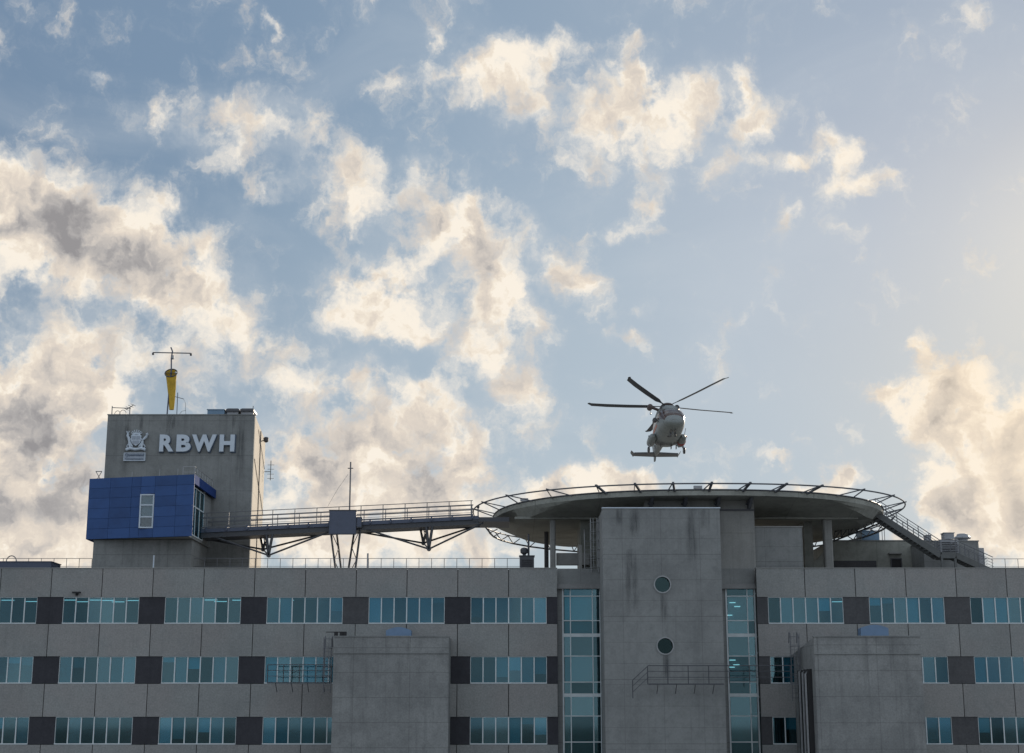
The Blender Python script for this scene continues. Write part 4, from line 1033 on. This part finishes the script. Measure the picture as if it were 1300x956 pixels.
# lower core blocks right and left of the stair tower
x0, x1 = PX(957.5, 690, 101.2), PX(1019, 690, 101.2); z_ = PZ(669.5, 101.2)
MB().box(x0, x1, 101.2, 106, ROOF, z_).build('lower_core', M['cast'], hpad)
MB().box(x0, x1 + .05, 101.14, 101.5, z_ + .002, z_ + .08).build('coping', M['cast_light'], hpad)
MB().box(PX(1018, 690, 107.5), PX(1029, 690, 107.5), 106.6, 110, ROOF, ZD - 1.1).build('rear_core', M['soffit'], hpad)
MB().box(PX(737, 690, 106.5), PX(806, 690, 106.5), 106.0, 112, ROOF, ZD - 1.1).build('rear_core', M['soffit'], hpad)
# columns
def column(px0, px1, Yc, ztop, m_='cast_light', flare=0):
    A, B = PX(px0, 690, Yc), PX(px1, 690, Yc); w_ = B - A
    mb = MB(); mb.prism([(A + .08, Yc), (B - .08, Yc), (B, Yc + .08), (B, Yc + w_ - .08), (B - .08, Yc + w_), (A + .08, Yc + w_), (A, Yc + w_ - .08), (A, Yc + .08)], ROOF, ztop)
    if flare: mb.box(A - .0, B + flare, Yc - .05, Yc + w_ + .05, ztop - 3.2 + 2.9, ztop)
    mb.build('column', M[m_], hpad)
column(698.3, 705.5, 105.0, ZD - 1.1)
column(691, 696.5, 112.5, ZD - 1.1, 'steel')
column(1046.5, 1057.5, 105.0, ZD - 1.1)
# spandrel beams between columns and core at left
MB().box(PX(706, 710, 106), PX(748, 710, 106), 105.98 - .6, 105.98, PZ(717, 105.4), PZ(702, 105.4)).build('tie_beam', M['cast_light'], hpad)
MB().box(PX(734.5, 710, 103.4), PX(738.5, 710, 103.4), 103.2, 103.5, ROOF, PZ(692, 103.4)).build('column', M['cast_light'], hpad)
# wedge of the stair wall right of the core
mb = MB(); A = P(1030, 716, 113.5); B = P(1047, 700, 113.5)
mb.prism([(A.x, 113.3), (B.x, 113.3), (B.x, 113.8), (A.x, 113.8)], ROOF, A.z)
mb.add([(A.x, 113.3, A.z + .002), (B.x, 113.3, A.z + .002), (B.x, 113.3, B.z), (A.x, 113.8, A.z + .002), (B.x, 113.8, A.z + .002), (B.x, 113.8, B.z)], [(0, 1, 2), (3, 5, 4), (0, 2, 5, 3), (1, 4, 5, 2)]); mb.build('sloping_wall', M['soffit'], hpad)
# maintenance ring truss under the rear half
TH = [R(a) for a in range(-14, 176, 9)]
zt1, zt2 = ZD - .35, CAMZ + 13.5
up_ = [rp(t, 15.3, zt1) for t in TH]; lo2 = [rp(t, 14.8, zt2 + .1 * math.cos(2 * t)) for t in TH]; up2 = [rp(t, 14.2, zt1 - .35) for t in TH]
MB().path(lo2, .07, 6).build('truss_chord', M['steel'], hpad, smooth=True)
MB().path(up_, .05, 6).build('truss_chord', M['steel'], hpad, smooth=True)
mb = MB()
for i in range(len(TH)):
    mb.bar(up_[i], lo2[i], .045, n=5)
    mb.bar(lo2[i], up2[i], .04, n=5)
mb.build('truss_web', M['steel'], hpad)
def dlight(px, py, Yc, lab, w=.28):
    p = P(px, py, Yc); t = thing('deck_light', (p.x, Yc, ZD), lab, 'light', 'deck edge lights')
    MB().box(p.x - w, p.x + w, Yc - .12, Yc + .12, ZD + .12, ZD + .32).build('lamp_head', M['unit'], t); 
    mb = MB(); mb.bar((p.x - w * .6, Yc, ZD), (p.x - w * .6, Yc, ZD + .12), .04); mb.bar((p.x + w * .6, Yc, ZD), (p.x + w * .6, Yc, ZD + .12), .04); mb.build('bracket', M['steel'], t)
dlight(665.5, 634, 104.8, 'small box light on the left rim of the helipad'); dlight(886, 623, 98.9, 'small box light on the front rim of the helipad')
dlight(1088, 634, 105.6, 'small box light on the right rim of the helipad')
p_ = P(607, 645, 110); q_ = thing('rim_post', (p_.x, 110, bz(606)), 'short post with a lamp where the bridge meets the helipad', 'post')
MB().bar((p_.x, 110, p_.z - .9), p_, .045, n=6).build('pole', M['rail'], q_); MB().lathe(p_ - Vector((0, 0, .02)), [(.06, 0), (.11, .05), (.11, .2), (.04, .26)], 10).build('lamp_head', M['steel'], q_)
# landing between bridge and deck
ld_ = MB(); a = bpt(600).x; ld_.box(a, a + 2.6, 105.9, 109.5, bz(600) - .4, bz(600) - .08); ld_.build('landing', M['steel'], hpad)
# caged ladder left of the stair tower
ladder('cage_ladder', PX(755, 690, 100.6), 100.6, zP - .2, PZ(676, 100.6), .5, 'pale caged ladder between the stair tower and the helipad columns', mt='galv', cage_from=.3)
ladder('access_ladder', PX(746, 690, 102.4), 102.4, zP - .2, PZ(690, 102.4), .42, 'plain pale ladder left of the caged ladder', cage=False, mt='galv')

# ------------------------------------------------------------------ escape stair at the right
EY = 107.4
es = thing('escape_stair', (PX(1190, 700, EY), EY, ROOF), 'grey steel escape stair slanting down from the right side of the helipad', 'stair')
s0, s1, s2, s3 = P(1112, 652, EY), P(1194, 705, EY), P(1214, 706, EY), P(1262, 727, EY)
s2.z = s1.z
for o_ in (0, 1.3):
    mb = MB(); v = Vector((0, o_, 0)); mb.bar(s0 + v, s1 + v, .1, .42); mb.bar(s1 + v, s2 + v, .1, .42); mb.bar(s2 + v, s3 + v, .1, .42); mb.build('stringer', M['stair'], es)
tr_ = MB()
for a, b, n_ in ((s0, s1, 17), (s2, s3, 11)):
    for k in range(n_):
        p = a.lerp(b, (k + .5) / n_); tr_.box(p.x - .15, p.x + .15, EY + .06, EY + 1.24, p.z + .02, p.z + .06)
tr_.box(s1.x, s2.x, EY + .06, EY + 1.24, s1.z + .1, s1.z + .15); tr_.build('tread', M['stair'], es)
for o_ in (0, 1.3):
    v = Vector((0, o_, 0)); hr = MB()
    for h_, r_ in ((1.1, .028), (.88, .016), (.66, .016), (.44, .016)):
        u_ = v + Vector((0, 0, h_)); hr.path([s0 + u_, s1 + u_, s2 + u_, s3 + u_], r_, 6)
    hr.build('handrail', M['rail'], es)
    for a, b, n_ in ((s0, s1, 6), (s1, s2, 1), (s2, s3, 4)):
        for k in range(n_): p = a.lerp(b, k / n_) + v; MB().bar(p, p + Vector((0, 0, 1.1)), .05).build('post', M['rail'], es)
for px in (1196, 1213):
    for o_ in (0, 1.3): x = PX(px, 715, EY + o_); MB().box(x - .08, x + .08, EY + o_ - .08, EY + o_ + .08, ROOF, s1.z - .22).build('support', M['stair'], es)
# truss bay tying the stair to the deck
mb = MB()
A, B = P(1058, 687, 112), P(1118, 664, 109)
mb.bar(A, B, .06, n=6); C_, D_ = P(1060, 675, 112), P(1112, 655, 109); mb.bar(C_, D_, .05, n=6)
for k in range(6): mb.bar(A.lerp(B, k / 6), C_.lerp(D_, k / 6), .04, n=5); mb.bar(A.lerp(B, k / 6), C_.lerp(D_, (k + 1) / 6), .035, n=5)
mb.build('tie_truss', M['steel'], es)

# ------------------------------------------------------------------ plant rooms at the right
def block(name, x0, x1, ytop, Yc, dep, label, m_='soffit', cat='plant room'):
    A, B, z = PX(x0, ytop, Yc), PX(x1, ytop, Yc), PZ(ytop, Yc)
    t = thing(name, ((A + B) / 2, Yc, ROOF), label, cat); MB().box(A, B, Yc, Yc + dep, ROOF, z).build('wall', M[m_], t)
    MB().box(A - .04, B + .04, Yc - .05, Yc + dep + .05, z + .002, z + .08).build('coping', M['cast'], t); return t, A, B, z
p1, A, B, z = block('plant_room', 1056, 1178, 687, 115.0, 8, 'wide low concrete plant room behind the escape stair', 'soffit')
w0, w1, q0, q1 = PX(1131, 715, 114.9), PX(1145, 715, 114.9), PZ(722, 114.9), PZ(710, 114.9)
mb = MB(); mb.box(w0, w1, 114.86, 114.98, q1, q1 + .08); mb.box(w0, w0 + .06, 114.86, 114.98, ROOF, q1); mb.box(w1 - .06, w1, 114.86, 114.98, ROOF, q1); fo = mb.build('door', M['steel'], p1)
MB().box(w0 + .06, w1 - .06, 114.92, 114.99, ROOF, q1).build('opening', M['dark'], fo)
MB().box(PX(1128, 702, 114.9), PX(1144.5, 702, 114.9), 114.6, 114.98, PZ(703.4, 114.9), PZ(701.8, 114.9)).build('canopy', M['cast_light'], p1)
MB().box(A + .02, PX(1112, 700, 114.9), 114.9, 114.99, ROOF, PZ(712, 115)).build('plinth', M['infill_grey'], p1)
p2, A, B, z = block('plant_room', 1172, 1242, 687.5, 111.5, 6, 'square concrete plant room with roof vents at the foot of the escape stair', 'cast')
MB().box(B + .02, B + .6, 112.2, 113.2, ROOF, z - .4).build('side_duct', M['unit'], p2)
unit('roof_unit', 1094, 1116, 673.5, 688, 117.0, 2.0, 'pale blue-grey box unit on top of the wide plant room', 'unit_blue', louvre=False)
for i, px in enumerate((1119.5, 1122.5)): post(px, 671.5, 688, 117, .025, 'roof_rod', ('left of the two thin rods beside the blue-grey roof unit', 'right of the two thin rods beside the blue-grey roof unit')[i], 'rod')
unit('extract_fan', 1193.5, 1216.5, 684, 708, 108.9 + .15, 1.2, 'square louvred duct box standing on the stair landing', 'unit', louvre=True, lid=False)
unit('extract_fan', 1198.5, 1211, 676, 684.2, 109.2, .8, 'small capped box vent on top of the louvred duct box', 'unit', louvre=False)
unit('roof_unit', 1176, 1182, 679, 688, 112.0, .7, 'tiny cowl at the left corner of the square plant room', 'unit', louvre=False)
mv = P(1223.5, 687, 112.3); m_ = thing('mushroom_vent', (mv.x, 112.6, z), 'broad mushroom shaped vent on the square plant room', 'vent')
MB().lathe((mv.x, 112.6, z + .08), [(.38, 0), (.38, .2)], 16).build('stem', M['unit'], m_)
MB().lathe((mv.x, 112.6, z + .28), [(.42, 0), (.60, .04), (.62, .14), (.5, .24), (.42, .26), (.40, .38), (.3, .42)], 20).build('cap', M['unit'], m_, smooth=True)
# ------------------------------------------------------------------ helicopter, nose towards the camera
HY = 130.0
hub = P(846.8, 516, HY)
hel = thing('helicopter', hub, 'white and grey rescue helicopter hovering nose-on above the helipad', 'helicopter')
# local frame: x to the picture's right, -y nose (towards the camera), z up; hub at the origin
hel.rotation_euler = (R(-8.6), R(0.5), R(2.5))
def hm(name, col, **k): return paint(name, col, **k)
M['h_white'] = paint('helicopter_white', c4(.55, .55, .54), .4, 0, .18, 1.5)
M['h_grey'] = paint('helicopter_grey', c4(.20, .22, .22), .5, 0, .35, 1.5)
M['orange'] = paint('orange_red_paint', c4(.5, .10, .03), .5)
M['h_dark'] = paint('helicopter_dark', c4(.05, .05, .055), .35)
M['h_blade'] = paint('rotor_blade', c4(.075, .08, .09), .5, 0, .2)
M['h_hub'] = paint('rotor_hub', c4(.10, .075, .07), .5, .3, .5)
gmat, Ng = mat('helicopter_glass'); bs_ = Ng.n('ShaderNodeBsdfPrincipled'); bs_.inputs['Base Color'].default_value = c4(.055, .028, .022); bs_.inputs['Roughness'].default_value = .2; finish(Ng, bs_.outputs[0]); M['h_glass'] = gmat
ZH = -3.25                                               # hub height above belly datum
# stations: y, half width, z bottom, z top, squareness
ST = [(-4.1, .22, .30, .52, 2), (-4.02, .55, .20, .78, 2.1), (-3.8, .82, .12, 1.10, 2.3), (-3.4, .94, .06, 1.50, 2.6), (-2.8, 1.06, .03, 1.95, 2.8), (-2.1, 1.14, .02, 2.26, 3.0), (-1.4, 1.16, .02, 2.38, 3.2), (-.4, 1.16, .02, 2.40, 3.4), (1.2, 1.15, .02, 2.40, 3.4), (2.0, 1.06, .12, 2.38, 3.0), (2.7, .86, .40, 2.34, 2.6), (3.6, .60, .78, 2.26, 2.3), (4.8, .44, 1.10, 2.15, 2), (6.2, .34, 1.12, 1.95, 2), (7.6, .25, 1.22, 1.80, 2), (8.7, .16, 1.36, 1.76, 2)]
NS = 36
def sect(st, t, grow=0.0):
    y, w_, zb_, zt_, n_ = st; c, s = math.cos(t), math.sin(t); k = (abs(c) ** n_ + abs(s) ** n_) ** (-1 / n_)
    h_ = (zt_ - zb_) / 2
    return Vector(((w_ + grow) * k * c, y, (zb_ + zt_) / 2 + (h_ + grow) * k * s + ZH))
def st_at(y):
    for a, b in zip(ST, ST[1:]):
        if a[0] <= y <= b[0]:
            f = (y - a[0]) / (b[0] - a[0]); return tuple(p + (q - p) * f for p, q in zip(a, b))
    return ST[-1] if y > 0 else ST[0]
body = MB()
for st_ in ST: body.v += [sect(st_, 2 * math.pi * k / NS) for k in range(NS)]
for i in range(len(ST) - 1):
    for k in range(NS): l = (k + 1) % NS; body.f.append((i * NS + k, i * NS + l, (i + 1) * NS + l, (i + 1) * NS + k))
body.f.append(tuple(range(NS))); body.f.append(tuple((len(ST) - 1) * NS + k for k in range(NS)))
def hbuild(mb, name, m_, parent=None, smooth=True): return mb.build(name, M[m_], parent or hel, smooth=smooth, local=True)
fus = hbuild(body, 'fuselage', 'h_grey')
def patch(name, y0, y1, t0, t1, m_, grow=.015, ny=8, nt=10, shape=None, parent=None):
    """skin panel lying just proud of the fuselage between stations y0..y1 and angles t0..t1 (degrees, 90 = top)"""
    mb = MB()
    for i in range(ny + 1):
        for j in range(nt + 1):
            u, v = i / ny, j / nt; y = y0 + (y1 - y0) * u
            a, b = (t0, t1) if shape is None else shape(u, t0, t1)
            mb.v.append(sect(st_at(y), R(a + (b - a) * v), grow))
    for i in range(ny):
        for j in range(nt): a = i * (nt + 1) + j; mb.f.append((a, a + 1, a + nt + 2, a + nt + 1))
    return hbuild(mb, name, m_, parent)
# windscreen halves, roof panes, side windows
ws = lambda u, a, b: (a, b)
patch('windscreen', -4.09, -1.75, 91, 172, 'h_glass', .012, shape=lambda u, a, b: (a, 180 - 6 * u))
patch('windscreen', -4.09, -1.75, 8, 89, 'h_glass', .012, shape=lambda u, a, b: (0 + 6 * u, b))
patch('cabin_window', -.9, .1, 150, 175, 'h_glass', .012, 4, 4); patch('cabin_window', .3, 1.3, 150, 175, 'h_glass', .012, 4, 4)
patch('cabin_window', -.9, .1, 5, 30, 'h_glass', .012, 4, 4); patch('cabin_window', .3, 1.3, 5, 30, 'h_glass', .012, 4, 4)
patch('side_panel', -1.6, 2.4, 2, 55, 'h_white', .008); patch('side_panel', -1.6, 2.4, 125, 178, 'h_white', .008)
patch('windscreen_rim', -1.75, -1.45, 5, 175, 'h_white', .02, 3, 20)
for t0, t1 in ((3, 60), (120, 177)):
    patch('door_seam', -1.62, -1.58, t0, t1, 'h_dark', .012, 1, 8); patch('door_seam', -.02, .02, t0, t1, 'h_dark', .012, 1, 8)
patch('belly_seam', -2.0, -1.97, 215, 325, 'h_dark', .006, 1, 12); patch('belly_seam', .3, .33, 215, 325, 'h_dark', .006, 1, 12); patch('nose_seam', -3.5, -3.47, 190, 350, 'h_dark', .006, 1, 16)
# engine cowling
CW = [(-2.0, .30, 2.10, 2.35, 2), (-1.7, .70, 2.1, 2.72, 2.2), (-1.2, .88, 2.1, 2.92, 2.6), (0, .95, 2.1, 3.0, 3), (1.6, .95, 2.1, 2.98, 3), (2.6, .75, 2.1, 2.8, 2.6), (3.4, .4, 2.1, 2.5, 2)]
cw = MB()
for st_ in CW: cw.v += [sect(st_, 2 * math.pi * k / NS) for k in range(NS)]
for i in range(len(CW) - 1):
    for k in range(NS): l = (k + 1) % NS; cw.f.append((i * NS + k, i * NS + l, (i + 1) * NS + l, (i + 1) * NS + k))
cw.f.append(tuple(range(NS))); cw.f.append(tuple((len(CW) - 1) * NS + k for k in range(NS)))
cwl = hbuild(cw, 'engine_cowling', 'h_grey')
for s_ in (-1, 1):
    mb = MB(); mb.lathe((s_ * .62, -1.62, 2.58 + ZH), [(.17, 0), (.22, -.06), (.22, .35)], 14, 'y'); hbuild(mb, 'air_intake', 'h_dark', cwl)
    mb = MB(); mb.lathe((s_ * .72, 2.2, 2.7 + ZH), [(.2, 0), (.24, .6), (.2, .75)], 14, 'y'); hbuild(mb, 'exhaust', 'h_dark', cwl)
# tail fin, tailplane
fin = MB(); pr_ = [(7.8, 1.55), (8.9, 1.62), (9.9, 3.35), (9.3, 3.45), (8.3, 2.0)]
fin.add([(-.09, y, z + ZH) for y, z in pr_] + [(.09, y, z + ZH) for y, z in pr_], [(k, (k + 1) % 5, 5 + (k + 1) % 5, 5 + k) for k in range(5)] + [tuple(range(5)), tuple(range(5, 10))])
hbuild(fin, 'tail_fin', 'h_grey', smooth=False)
vf = MB(); pr_ = [(8.0, 1.5), (8.9, 1.55), (8.9, 1.0), (8.5, 1.0)]
vf.add([(-.07, y, z + ZH) for y, z in pr_] + [(.07, y, z + ZH) for y, z in pr_], [(k, (k + 1) % 4, 4 + (k + 1) % 4, 4 + k) for k in range(4)] + [tuple(range(4)), tuple(range(4, 8))])
hbuild(vf, 'ventral_fin', 'h_grey', smooth=False)
tp = MB(); zz = 1.34 + ZH
for s_ in (-1, 1):
    n0 = [(0, 7.3), (s_ * 2.05, 7.5), (s_ * 2.05, 8.2), (0, 8.35)]
    tp.add([(x, y, zz - .05) for x, y in n0] + [(x, y, zz + .09) for x, y in n0], [(k, (k + 1) % 4, 4 + (k + 1) % 4, 4 + k) for k in range(4)] + [tuple(range(4)), tuple(range(4, 8))])
    tp.add([(s_ * 2.05, 7.35, zz - .06), (s_ * 2.05, 8.35, zz - .06), (s_ * 2.28, 8.35, zz + .3), (s_ * 2.28, 7.6, zz + .3), (s_ * 2.10, 7.35, zz - .06), (s_ * 2.10, 8.35, zz - .06), (s_ * 2.33, 8.35, zz + .3), (s_ * 2.33, 7.6, zz + .3)], [(0, 1, 2, 3), (4, 7, 6, 5), (0, 3, 7, 4), (1, 5, 6, 2), (0, 4, 5, 1), (2, 6, 7, 3)])
hbuild(tp, 'tailplane', 'h_dark', smooth=False)
# tail rotor
trm = MB(); cc_ = Vector((.35, 9.5, 3.1 + ZH))
trm.lathe(cc_ - Vector((.1, 0, 0)), [(.12, -.15), (.12, .2)], 10, 'x')
for k in range(4):
    a = R(20 + 90 * k); trm.bar(cc_, cc_ + Vector((0, 1.3 * math.cos(a), 1.3 * math.sin(a))), .03, .2, up=(1, 0, 0))
hbuild(trm, 'tail_rotor', 'h_dark', smooth=False)
patch('orange_stripe', -1.35, 1.9, -14, -4, 'orange', .012, 8, 3); patch('orange_stripe', -1.35, 1.9, 184, 194, 'orange', .012, 8, 3)
# sponsons with main wheels, nose wheel
for s_ in (-1, 1):
    sp = MB(); SS = [(-.2, .12, .30, .55, 2), (.1, .30, .12, .72, 2.3), (.9, .36, .06, .82, 2.5), (1.9, .34, .1, .8, 2.4), (2.6, .12, .3, .6, 2)]
    for st_ in SS: sp.v += [sect(st_, 2 * math.pi * k / 20) + Vector((s_ * 1.32, 0, 0)) for k in range(20)]
    for i in range(len(SS) - 1):
        for k in range(20): l = (k + 1) % 20; sp.f.append((i * 20 + k, i * 20 + l, (i + 1) * 20 + l, (i + 1) * 20 + k))
    sp.f.append(tuple(range(20))); sp.f.append(tuple(80 + k for k in range(20)))
    so_ = hbuild(sp, 'sponson', 'h_grey')
    if s_ > 0: rb = MB(); rb.lathe((s_ * 1.34, 1.0, .40 + ZH), [(.385, 0), (.39, .35)], 20, 'y'); hbuild(rb, 'red_band', 'red', so_)
    ax = Vector((s_ * 1.58, 1.3, -.42 + ZH))
    mb = MB(); mb.bar((s_ * 1.45, 1.2, .3 + ZH), ax, .06, n=8); mb.bar((s_ * 1.45, 1.9, .3 + ZH), ax, .04, n=6); lg = hbuild(mb, 'landing_gear', 'galv')
    mb = MB(); mb.lathe(ax + Vector((-.1, 0, 0)), [(.2, 0), (.29, .03), (.29, .17), (.2, .2)], 20, 'x'); hbuild(mb, 'wheel', 'h_dark', lg)
    mb = MB(); mb.lathe((s_ * 1.66, .3, .55 + ZH), [(.03, -.12), (.08, 0), (.03, .12)], 10, 'y'); hbuild(mb, 'position_light', 'white' if s_ < 0 else 'red', so_)
mb = MB(); mb.bar((0, -2.6, .2 + ZH), (0, -2.7, -.32 + ZH), .06, n=8); lg = hbuild(mb, 'nose_gear', 'galv')
for s_ in (-1, 1): mb = MB(); mb.lathe((s_ * .2 - .07, -2.7, -.34 + ZH), [(.12, 0), (.2, .02), (.2, .12), (.12, .14)], 16, 'x'); hbuild(mb, 'wheel', 'h_dark', lg)
# belly doors and lamps, lettering under the cabin
mb = MB()
for x0, x1, y0, y1 in ((-.24, -.10, -3.1, -2.2), (.14, .28, -3.1, -2.2)): mb.box(x0, x1, y0, y1, .0 + ZH, .16 + ZH)
hbuild(mb, 'gear_door', 'h_dark', smooth=False)
mb = MB(); mb.lathe((-.1, -1.2, -.06 + ZH), [(.05, 0), (.16, .03), (.17, .1)], 14); hbuild(mb, 'belly_lamp', 'h_dark')
for x in (-1.0, -.5, .45, .9): mb = MB(); mb.box(x - .03, x + .03, 1.3, 1.6, -.22 + ZH, .06 + ZH); hbuild(mb, 'belly_antenna', 'h_dark', smooth=False)
me = text_mesh('RESCUE', .03, .01)
xs = [v.co.x for v in me.vertices]; ys = [v.co.y for v in me.vertices]; a, b, c, d = min(xs), max(xs), min(ys), max(ys)
for v in me.vertices: v.co = Vector((-.95 + (v.co.x - a) / (b - a) * 1.9, 1.15 - (v.co.y - c) / (d - c) * .62, .005 + ZH - v.co.z))
me.materials.clear(); me.materials.append(M['h_dark']); me.name = 'belly_lettering'; o = bpy.data.objects.new('belly_lettering', me); COL.objects.link(o); o.parent = hel
# hoist and searchlight on the side at picture left
mb = MB(); mb.path([(-.7, -.6, 2.6 + ZH), (-1.15, -.75, 2.72 + ZH), (-1.62, -.85, 2.86 + ZH)], .13, 8); mb.lathe((-1.66, -.95, 2.80 + ZH), [(.10, -.3), (.24, -.2), (.24, .3), (.1, .36)], 14, 'y'); ho = hbuild(mb, 'rescue_hoist', 'h_hub')
mb = MB(); mb.bar((-1.62, -.9, 2.62 + ZH), (-1.62, -.9, 2.3 + ZH), .025, n=5); mb.lathe((-1.62, -.9, 2.12 + ZH), [(.03, 0), (.07, .06), (.05, .2)], 8); hbuild(mb, 'hoist_hook', 'galv', ho)
mb = MB(); mb.bar((-1.0, -1.3, 1.7 + ZH), (-1.35, -1.4, 1.45 + ZH), .05, n=6); mb.lathe((-1.35, -1.6, 1.42 + ZH), [(.12, 0), (.2, .03), (.2, .3), (.1, .36)], 14, 'y'); hbuild(mb, 'searchlight', 'h_dark')
mb = MB(); mb.path([(-1.05, -2.2, 1.0 + ZH), (-1.4, -2.25, 1.15 + ZH), (-1.48, -2.2, 1.35 + ZH)], .04, 6); hbuild(mb, 'mirror', 'h_dark')
mb = MB(); mb.path([(1.2, .2, .5 + ZH), (1.5, .2, .75 + ZH), (1.62, .2, 1.3 + ZH)], .03, 6); hbuild(mb, 'step_bar', 'galv')
# rotor: mast, hub and five blades at rest
rt = bpy.data.objects.new('rotor', None); COL.objects.link(rt); rt.parent = hel; rt.rotation_euler = (R(-2.5), R(-2.2), 0)
mb = MB(); mb.lathe((0, 0, 0), [(.22, -.38), (.3, -.2), (.52, -.1), (.6, .02), (.48, .16), (.25, .26), (.08, .3)], 24); hbuild(mb, 'hub', 'h_hub', rt)
BL = [181, 127, 51, -22, -96]                            # directions seen from below in the picture, left = 180
for a in BL:
    th = R(a); d = Vector((math.cos(th), -math.sin(th), 0)); n_ = Vector((d.y, -d.x, 0)) * -1
    bl = MB(); S_ = [(.5, .12, .10, 0), (1.1, .16, .09, .02), (1.7, .44, .08, .04), (3.5, .46, .07, .12), (5.4, .46, .06, .24), (6.7, .42, .05, .34), (6.92, .3, .03, .37), (7.05, .12, .02, .38)]
    pit = R(-13)
    lead = Vector((-d.y, d.x, 0)) * -1
    for r_, c_w, t_, cz in S_:
        sweep = -.22 if r_ > 6.7 else -.05 if r_ > 6.4 else 0
        c0_ = d * r_ + Vector((0, 0, cz)) + lead * sweep
        for f_, g_ in ((-.5, 0), (-.25, .6), (.15, 1), (.5, .1), (.15, -.6), (-.25, -.4)):
            bl.v.append(c0_ + lead * (c_w * f_ * math.cos(pit)) + Vector((0, 0, c_w * f_ * math.sin(pit) + t_ * g_ / 2)))
    m6 = len(S_)
    for i in range(m6 - 1):
        for k in range(6): l = (k + 1) % 6; bl.f.append((i * 6 + k, i * 6 + l, (i + 1) * 6 + l, (i + 1) * 6 + k))
    bl.f.append(tuple(range(6))); bl.f.append(tuple((m6 - 1) * 6 + k for k in range(6)))
    hbuild(bl, 'blade', 'h_blade', rt)
mb = MB()
for k in range(5): a = R(BL[k]); mb.bar((0, 0, -.28), (.62 * math.cos(a), -.62 * math.sin(a), -.05), .05, n=6)
hbuild(mb, 'pitch_link', 'h_hub', rt)
